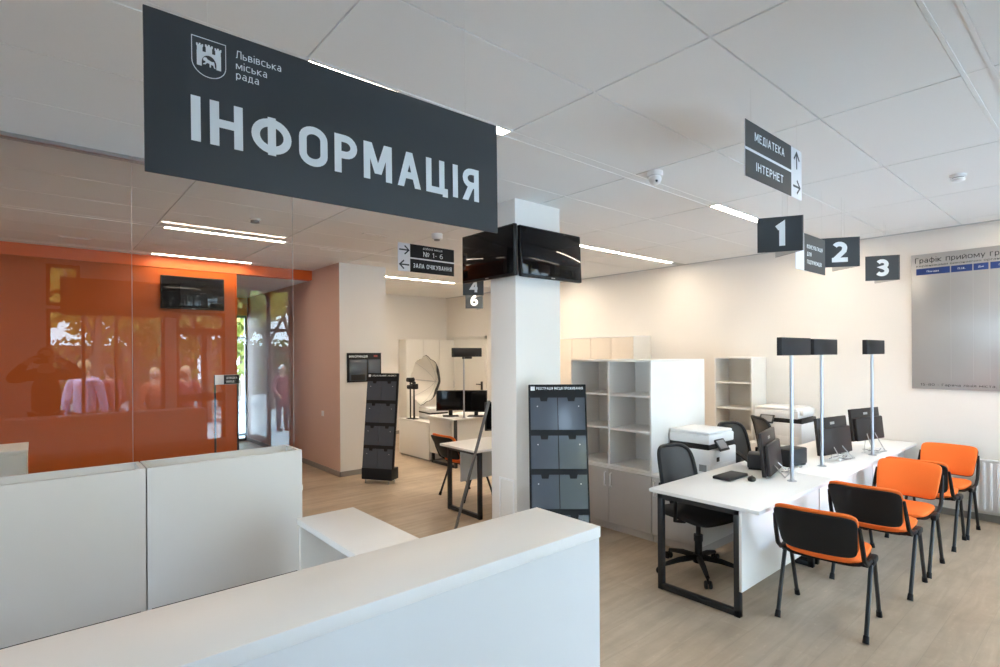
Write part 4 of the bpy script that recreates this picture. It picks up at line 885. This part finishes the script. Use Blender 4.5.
def dome(Rr, dep, off):
    b = bmesh.new(); n = 8; rg = []
    for j in range(7):
        f = j/6; ring = []
        for k in range(n*4):
            a = 2*math.pi*k/(n*4); sag = 1-.05*f*(1-math.cos(2*math.pi*((k % 4)/4)))/1; r = Rr*f*sag
            ring.append(b.verts.new((r*math.cos(a), r*math.sin(a), -dep*(1-f**2)+off)))
        rg.append(ring)
    for A, B in zip(rg, rg[1:]):
        for k in range(n*4): b.faces.new((A[k], A[(k+1) % (n*4)], B[(k+1) % (n*4)], B[k]))
    bmesh.ops.transform(b, matrix=Matrix.Translation(PC) @ Q, verts=b.verts); return b
obj('white_canopy', MB()._add(dome(.43, .26, 0)), M['umbw'], t); obj('black_backing', MB()._add(dome(.437, .268, -.006)), M['umbb'], t)
TT = Matrix.Translation(PC) @ Q
for k in range(8):
    a = 2*math.pi*k/8; obj('rib', MB().tube([TT @ Vector((.43*f*math.cos(a), .43*f*math.sin(a), -.26*(1-f**2)+.006)) for f in (0, .25, .5, .75, 1)], .003, 6), M['steel'], t)
obj('shaft', MB().tube([TT @ Vector((0, 0, -.265)), TT @ Vector((0, 0, .30))], .005, 8), M['steel'], t)
hd = TT @ Vector((.0, -.02, .26))
obj('lamp_head', MB().tube([hd-ax*(-.06), hd-ax*.01, hd-ax*.06], [.035, .04, .05], 16), M['black'], t)
obj('stand', MB().tube([hd+Vector((0, 0, -.04)), Vector((hd.x, hd.y, .27)), Vector((hd.x, hd.y, .025))], .012, 10).box(hd.x-.05, hd.x+.05, hd.y-.05, hd.y+.05, .02, .035), M['black'], t)

# sign stand in front of the lobby
t = thing('sign_stand', 'slim two-post stand with small arrow sign before the orange wall', 'sign stand', (1.60, 6.5, 0))
for sg in (-1, 1):
    obj('post', MB().tube([(sg*.115, 0, .01), (sg*.115, 0, 1.49)], .011, 10), M['blackm'], t)
    obj('base_plate', MB().box(sg*.115-.06, sg*.115+.06, -.12, .12, 0, .012, bev=.003), M['blackm'], t)
f = obj('sign_plate', MB().box(-.118, .13, -.014, -.008, 1.385, 1.49, bev=.001), M['signwhite'], t)
obj('dark_field', MB().box(-.03, .128, -.016, -.0135, 1.388, 1.487), M['rack'], f)
join_text([('ДОВІДКА', (.05, -.016, 1.445), UX, UY, dict(w=.11, h=.022, bold=.012)), ('ВИХІД', (.035, -.016, 1.405), UX, UY, dict(w=.08, h=.022, bold=.012))], L, f)
# ------------------------------------------------------------------ outside
struct('pavement', MB().box(-30, 34, -40, YB-.2, -.3, -.15), M['pave'])
struct('pavement_side', MB().box(-30, X0-.2, YB-.2, 12, -.3, -.15), mat('dark ground', (.10, .10, .105), .9, var=.15, scale=6))  # unseen ground, darkened to cut light bouncing in from the left
struct('pavement_rear', MB().box(-12, 16, 11.7, 40, -.3, -.1), M['pave'])
def tree_mesh(seed, r, n=1500):
    rnd = random.Random(seed); b = bmesh.new()
    blobs = [(Vector((rnd.uniform(-1, 1)*r*.6, rnd.uniform(-1, 1)*r*.6, rnd.uniform(-.45, .6)*r)), rnd.uniform(.35, .6)*r) for _ in range(9)]
    for _ in range(n):
        c, rr = rnd.choice(blobs); d = Vector((rnd.gauss(0, 1), rnd.gauss(0, 1), rnd.gauss(0, 1))).normalized(); p = c+d*rr*rnd.uniform(.6, 1)
        u = Vector((rnd.gauss(0, 1), rnd.gauss(0, 1), rnd.gauss(0, 1))).normalized(); v = u.orthogonal().normalized(); s = rnd.uniform(.06, .13)*r/1.5
        b.faces.new([b.verts.new(p+u*s*1.4), b.verts.new(p+v*s), b.verts.new(p-u*s*1.4), b.verts.new(p-v*s)])
    m = MB(); m._add(b); return m.mesh('crown', 0)
CR = [tree_mesh(1, 1.9), tree_mesh(2, 1.7), tree_mesh(3, 1.5)]
def tree(label, x, y, h, k, lean=.2, lm='leaf', z=-.15):
    t = thing('street_tree', label, 'tree', (x, y, z), 0, 'trees outside the windows')
    obj('trunk', MB().tube([(0, 0, 0), (lean*.4, .05, h*.4), (lean, 0, h)], [.15, .12, .06], 10), M['bark'], t)
    for a in (0.5, 2.4, 4.4): obj('branch', MB().tube([(lean*.6, 0, h*.55), (lean+math.cos(a)*.7, math.sin(a)*.7, h*.85), (lean+math.cos(a)*1.2, math.sin(a)*1.2, h*1.1)], [.06, .04, .015], 8), M['bark'], t)
    me = CR[k].copy(); me.materials.clear(); c = obj('crown', me, M[lm], t, (lean, 0, h), smooth=0); c.rotation_euler.z = x
TREES = [(2.4, -12.6, 3.3, 0, .1, 'in the middle row behind the wide pane'), (-.6, -11.6, 3.2, 2, .1, 'in the middle row at the narrow pane'), (5.2, -13.4, 3.4, 2, .1, 'in the middle row behind the glass door'), (-5.5, -9, 3.6, 0, .3, 'at the left end of the street front'), (-1.6, -8.2, 3.6, 1, -.3, 'mirrored behind the narrow tall pane'), (1.2, -10.5, 3.9, 0, .2, 'mirrored behind the lilac jacket'), (3.6, -8.4, 3.2, 1, .1, 'mirrored in the wide pane'),
         (6.2, -11, 4.0, 0, -.2, 'mirrored beside the glass door'), (9.6, -9.5, 3.4, 2, .3, 'facing the right windows'), (14, -12, 3.8, 0, .2, 'farthest along the street'), (-3.5, -15, 4.3, 0, .1, 'in the second row, left end'), (4.2, -16, 4.6, 0, 0, 'in the second row, middle'), (9, -17, 4.6, 1, 0, 'in the second row, right end'), (0.2, -18, 4.8, 0, 0, 'in the second row behind the lilac jacket')]
for i, (x, y, h, k, ln, wh) in enumerate(TREES): tree('tree outside the windows '+wh, x, y, h, k, ln, 'leaf' if i % 3 else 'leaf2')
for k in range(3):
    x = -4+k*6.5; t = thing('clipped_hedge', 'green hedge across the street, '+('left length', 'middle length', 'right length')[k], 'hedge', (x, -19, -.15), 0, 'hedges across the street')
    rnd = random.Random(50+k); b = bmesh.new()
    for _ in range(1400):
        p = Vector((rnd.uniform(-3.1, 3.1), rnd.uniform(-.5, .5), rnd.uniform(.1, 2.6))); u = Vector((rnd.gauss(0, 1), rnd.gauss(0, 1), rnd.gauss(0, 1))).normalized(); v = u.orthogonal().normalized(); q = rnd.uniform(.08, .16)
        b.faces.new([b.verts.new(p+u*q), b.verts.new(p+v*q*.7), b.verts.new(p-u*q), b.verts.new(p-v*q*.7)])
    obj('foliage', MB()._add(b), M['leaf2'], t, smooth=0); obj('stems', MB().box(-3, 3, -.2, .2, 0, 2.3), M['bark'], t)
for i, (x, y, h, k) in enumerate([(4.3, 19, 2.3, 1), (6.2, 23, 3.2, 0), (3.2, 24, 3.0, 2)]):
    tree('green tree beyond the lobby door, '+('nearest', 'right', 'left')[i]+' of three', x, y, h, k, .1, 'leaf2', -.1)
t = thing('metal_fence', 'pale metal fence outside beyond the lobby door', 'fence', (4.2, 15.5, -.1))
for k in range(22): obj('picket', MB().box(-2.2+k*.2-.015, -2.2+k*.2+.015, -.015, .015, 0, 1.3), M['steel'], t)
obj('rail', MB().box(-2.3, 2.3, -.02, .02, .25, .29).box(-2.3, 2.3, -.02, .02, 1.15, 1.19), M['steel'], t)

# people out in the street and the photographer, all seen mirrored in the glass screens
def skin_mesh(joints, bones, radii, m, name, parent, sub=2):
    me = bpy.data.meshes.new(name); me.from_pydata([Vector(j) for j in joints], bones, []); o = bpy.data.objects.new(name, me); COL.objects.link(o)
    o.modifiers.new('s', 'SKIN'); sv = me.skin_vertices[0].data
    for i, r in enumerate(radii): sv[i].radius = (r, r) if not isinstance(r, tuple) else r
    sv[0].use_root = True
    md = o.modifiers.new('d', 'SUBSURF'); md.levels = sub; md.render_levels = sub
    dg = bpy.context.evaluated_depsgraph_get(); dg.update(); nm = bpy.data.meshes.new_from_object(o.evaluated_get(dg)); bpy.data.objects.remove(o); bpy.data.meshes.remove(me)
    nm.shade_smooth(); return obj(name, nm, m, parent)
def person(label, x, y, z, rz, h, top, trou, hair, arms='down', long_coat=False):
    """faces local -Y"""
    t = thing('person', label, 'person', (x, y, z), R(rz)); k = h/1.72
    def V(a, b, c): return (a*k, b*k, c*k)
    if arms == 'down': el = [V(.24, .02, 1.12), V(-.24, .02, 1.12)]; wr = [V(.25, -.06, .88), V(-.24, -.10, .90)]
    elif arms == 'bag': el = [V(.24, .02, 1.12), V(-.24, .02, 1.12)]; wr = [V(.20, -.16, .98), V(-.16, -.18, 1.0)]
    else: el = [V(.33, -.14, 1.38), V(-.33, -.14, 1.42)]; wr = [V(.15, -.22, 1.60), V(-.15, -.22, 1.60)]
    J = [V(0, 0, .92), V(0, .01, 1.10), V(0, .02, 1.30), V(0, .01, 1.46), V(0, -.005, 1.54), V(0, -.02, 1.63),
         V(.17, .01, 1.42), el[0], wr[0], V(-.17, .01, 1.42), el[1], wr[1],
         V(.09, 0, .88), V(.10, -.01, .48), V(.10, .02, .08), V(.11, -.12, .035), V(-.09, 0, .88), V(-.10, -.03, .48), V(-.10, .02, .08), V(-.11, -.12, .035)]
    Bn = [(0, 1), (1, 2), (2, 3), (3, 4), (4, 5), (3, 6), (6, 7), (7, 8), (3, 9), (9, 10), (10, 11), (0, 12), (12, 13), (13, 14), (14, 15), (0, 16), (16, 17), (17, 18), (18, 19)]
    rad = [.13, .115, .135, .06, .055, .075, .055, .043, .03, .055, .043, .03, .085, .058, .038, .03, .085, .058, .038, .03]
    body = skin_mesh(J, Bn, [r*k for r in rad], M['skin'], 'body', t)
    # head details
    obj('head', MB().ell(V(0, -.015, 1.635), (.074*k, .09*k, .108*k), 20), M['skin'], t)
    obj('face', MB().ell(V(0, -.108, 1.62), (.014*k, .02*k, .022*k), 10).ell(V(.074, -.01, 1.625), (.012*k, .02*k, .03*k), 8).ell(V(-.074, -.01, 1.625), (.012*k, .02*k, .03*k), 8), M['skin'], t)
    obj('eyes', MB().ell(V(.03, -.097, 1.645), (.012*k, .008*k, .007*k), 8).ell(V(-.03, -.097, 1.645), (.012*k, .008*k, .007*k), 8), M['black'], t)
    obj('mouth', MB().ell(V(0, -.098, 1.575), (.024*k, .008*k, .006*k), 8), M['red'], t)
    obj('hair', MB().ell(V(0, .012, 1.66), (.086*k, .095*k, .105*k), 18).ell(V(0, .05, 1.60), (.07*k, .05*k, .09*k), 14), M[hair], t)
    # jacket, trousers, shoes
    JT = [J[i] for i in (0, 1, 2, 3, 6, 7, 8, 9, 10, 11)]
    JT[6] = tuple(Vector(el[0]).lerp(Vector(wr[0]), .88)); JT[9] = tuple(Vector(el[1]).lerp(Vector(wr[1]), .88))
    BT = [(0, 1), (1, 2), (2, 3), (3, 4), (4, 5), (5, 6), (3, 7), (7, 8), (8, 9)]
    rT = [.165, .145, .16, .085, .072, .058, .044, .072, .058, .044]
    if long_coat: JT.append(V(0, 0, .62)); BT.append((0, 10)); rT.append(.19)
    skin_mesh(JT, BT, [r*k for r in rT], M[top], 'jacket', t)
    JL = [J[i] for i in (0, 12, 13, 14, 16, 17, 18)]
    skin_mesh(JL, [(0, 1), (1, 2), (2, 3), (0, 4), (4, 5), (5, 6)], [r*k for r in (.135, .10, .072, .055, .10, .072, .055)], M[trou], 'trousers', t)
    for i, j in ((14, 15), (18, 19)):
        a, b = Vector(J[i]), Vector(J[j]); obj('shoe', MB().ell(((a.x+b.x)/2, (a.y+b.y)/2-.02*k, .045*k), (.05*k, .135*k, .045*k), 14), M['black'], t)
    # hands: palm, four fingers, thumb
    for s, (e, w) in zip((1, -1), zip(el, wr)):
        e, w = Vector(e), Vector(w); d = (w-e).normalized()
        if arms == 'up': d = Vector((-s*.55, -.75, .3)).normalized()
        side = d.cross(Vector((0, 0, 1)) if abs(d.z) < .8 else Vector((0, 1, 0))).normalized(); nrm = side.cross(d).normalized()
        hb = MB().tube([w-d*.01, w+d*.04*k, w+d*.09*k], [.026*k, .036*k, .034*k], 10)
        for q in range(4):
            o_ = w+d*.085*k+side*(q-1.5)*.018*k; ln = (.065, .078, .074, .056)[q]*k
            hb.tube([o_, o_+d*ln*.5-nrm*.006, o_+d*ln*.85-nrm*.028*k], [.009*k, .0085*k, .006*k], 8)
        o_ = w+d*.03*k-side*.03*k; hb.tube([o_, o_+(d*.6-side*.7)*.04*k, o_+(d*.9-side*.5)*.065*k], [.011*k, .0095*k, .007*k], 8)
        obj('hand', hb, M['skin'], t)
    return t
person('fair-haired person in a lilac jacket seen from behind, mirrored in the glass screen', .58, -2.2, -.15, 20, 1.76, 'lilac', 'ltrou', 'hairb')
person('dark-haired person in a wine red coat beside the lilac jacket, mirrored', .95, -2.75, -.15, -40, 1.68, 'wine', 'ltrou', 'haird', 'bag')
person('person in a rust coloured jacket mirrored behind the wide pane', 1.52, -2.3, -.15, 160, 1.62, 'rust', 'ltrou', 'hairb', 'bag')
person('person in a wine red coat mirrored behind the glass door', 2.05, -2.7, -.15, 190, 1.64, 'wine', 'ltrou', 'hairb')
person('white-haired person in a dark coat on the pavement, mirrored at the glass edge', 4.6, -5.2, -.15, 170, 1.58, 'wine', 'ltrou', 'hairw', 'bag', True)
person('photographer in dark clothes raising a camera, mirrored in the glass screen', .10, -.42, 0, 180, 1.78, 'shirt', 'ltrou', 'haird', 'up')
t = thing('photo_camera', 'black camera held up by the photographer, mirrored in the glass screen', 'camera', (.05, -.15, 1.67))
obj('camera_body', MB().box(-.07, .07, -.04, .035, -.05, .045, bev=.012).box(-.03, .03, -.03, .03, .04, .07, bev=.01), M['black'], t)
obj('lens', MB().lathe([(.036, 0), (.038, .05), (.034, .05), (.03, .042), (0, .042)], seg=20, mtx=Matrix.Translation((0, .034, -.005)) @ Matrix.Rotation(-math.pi/2, 4, 'X')), M['black'], t)
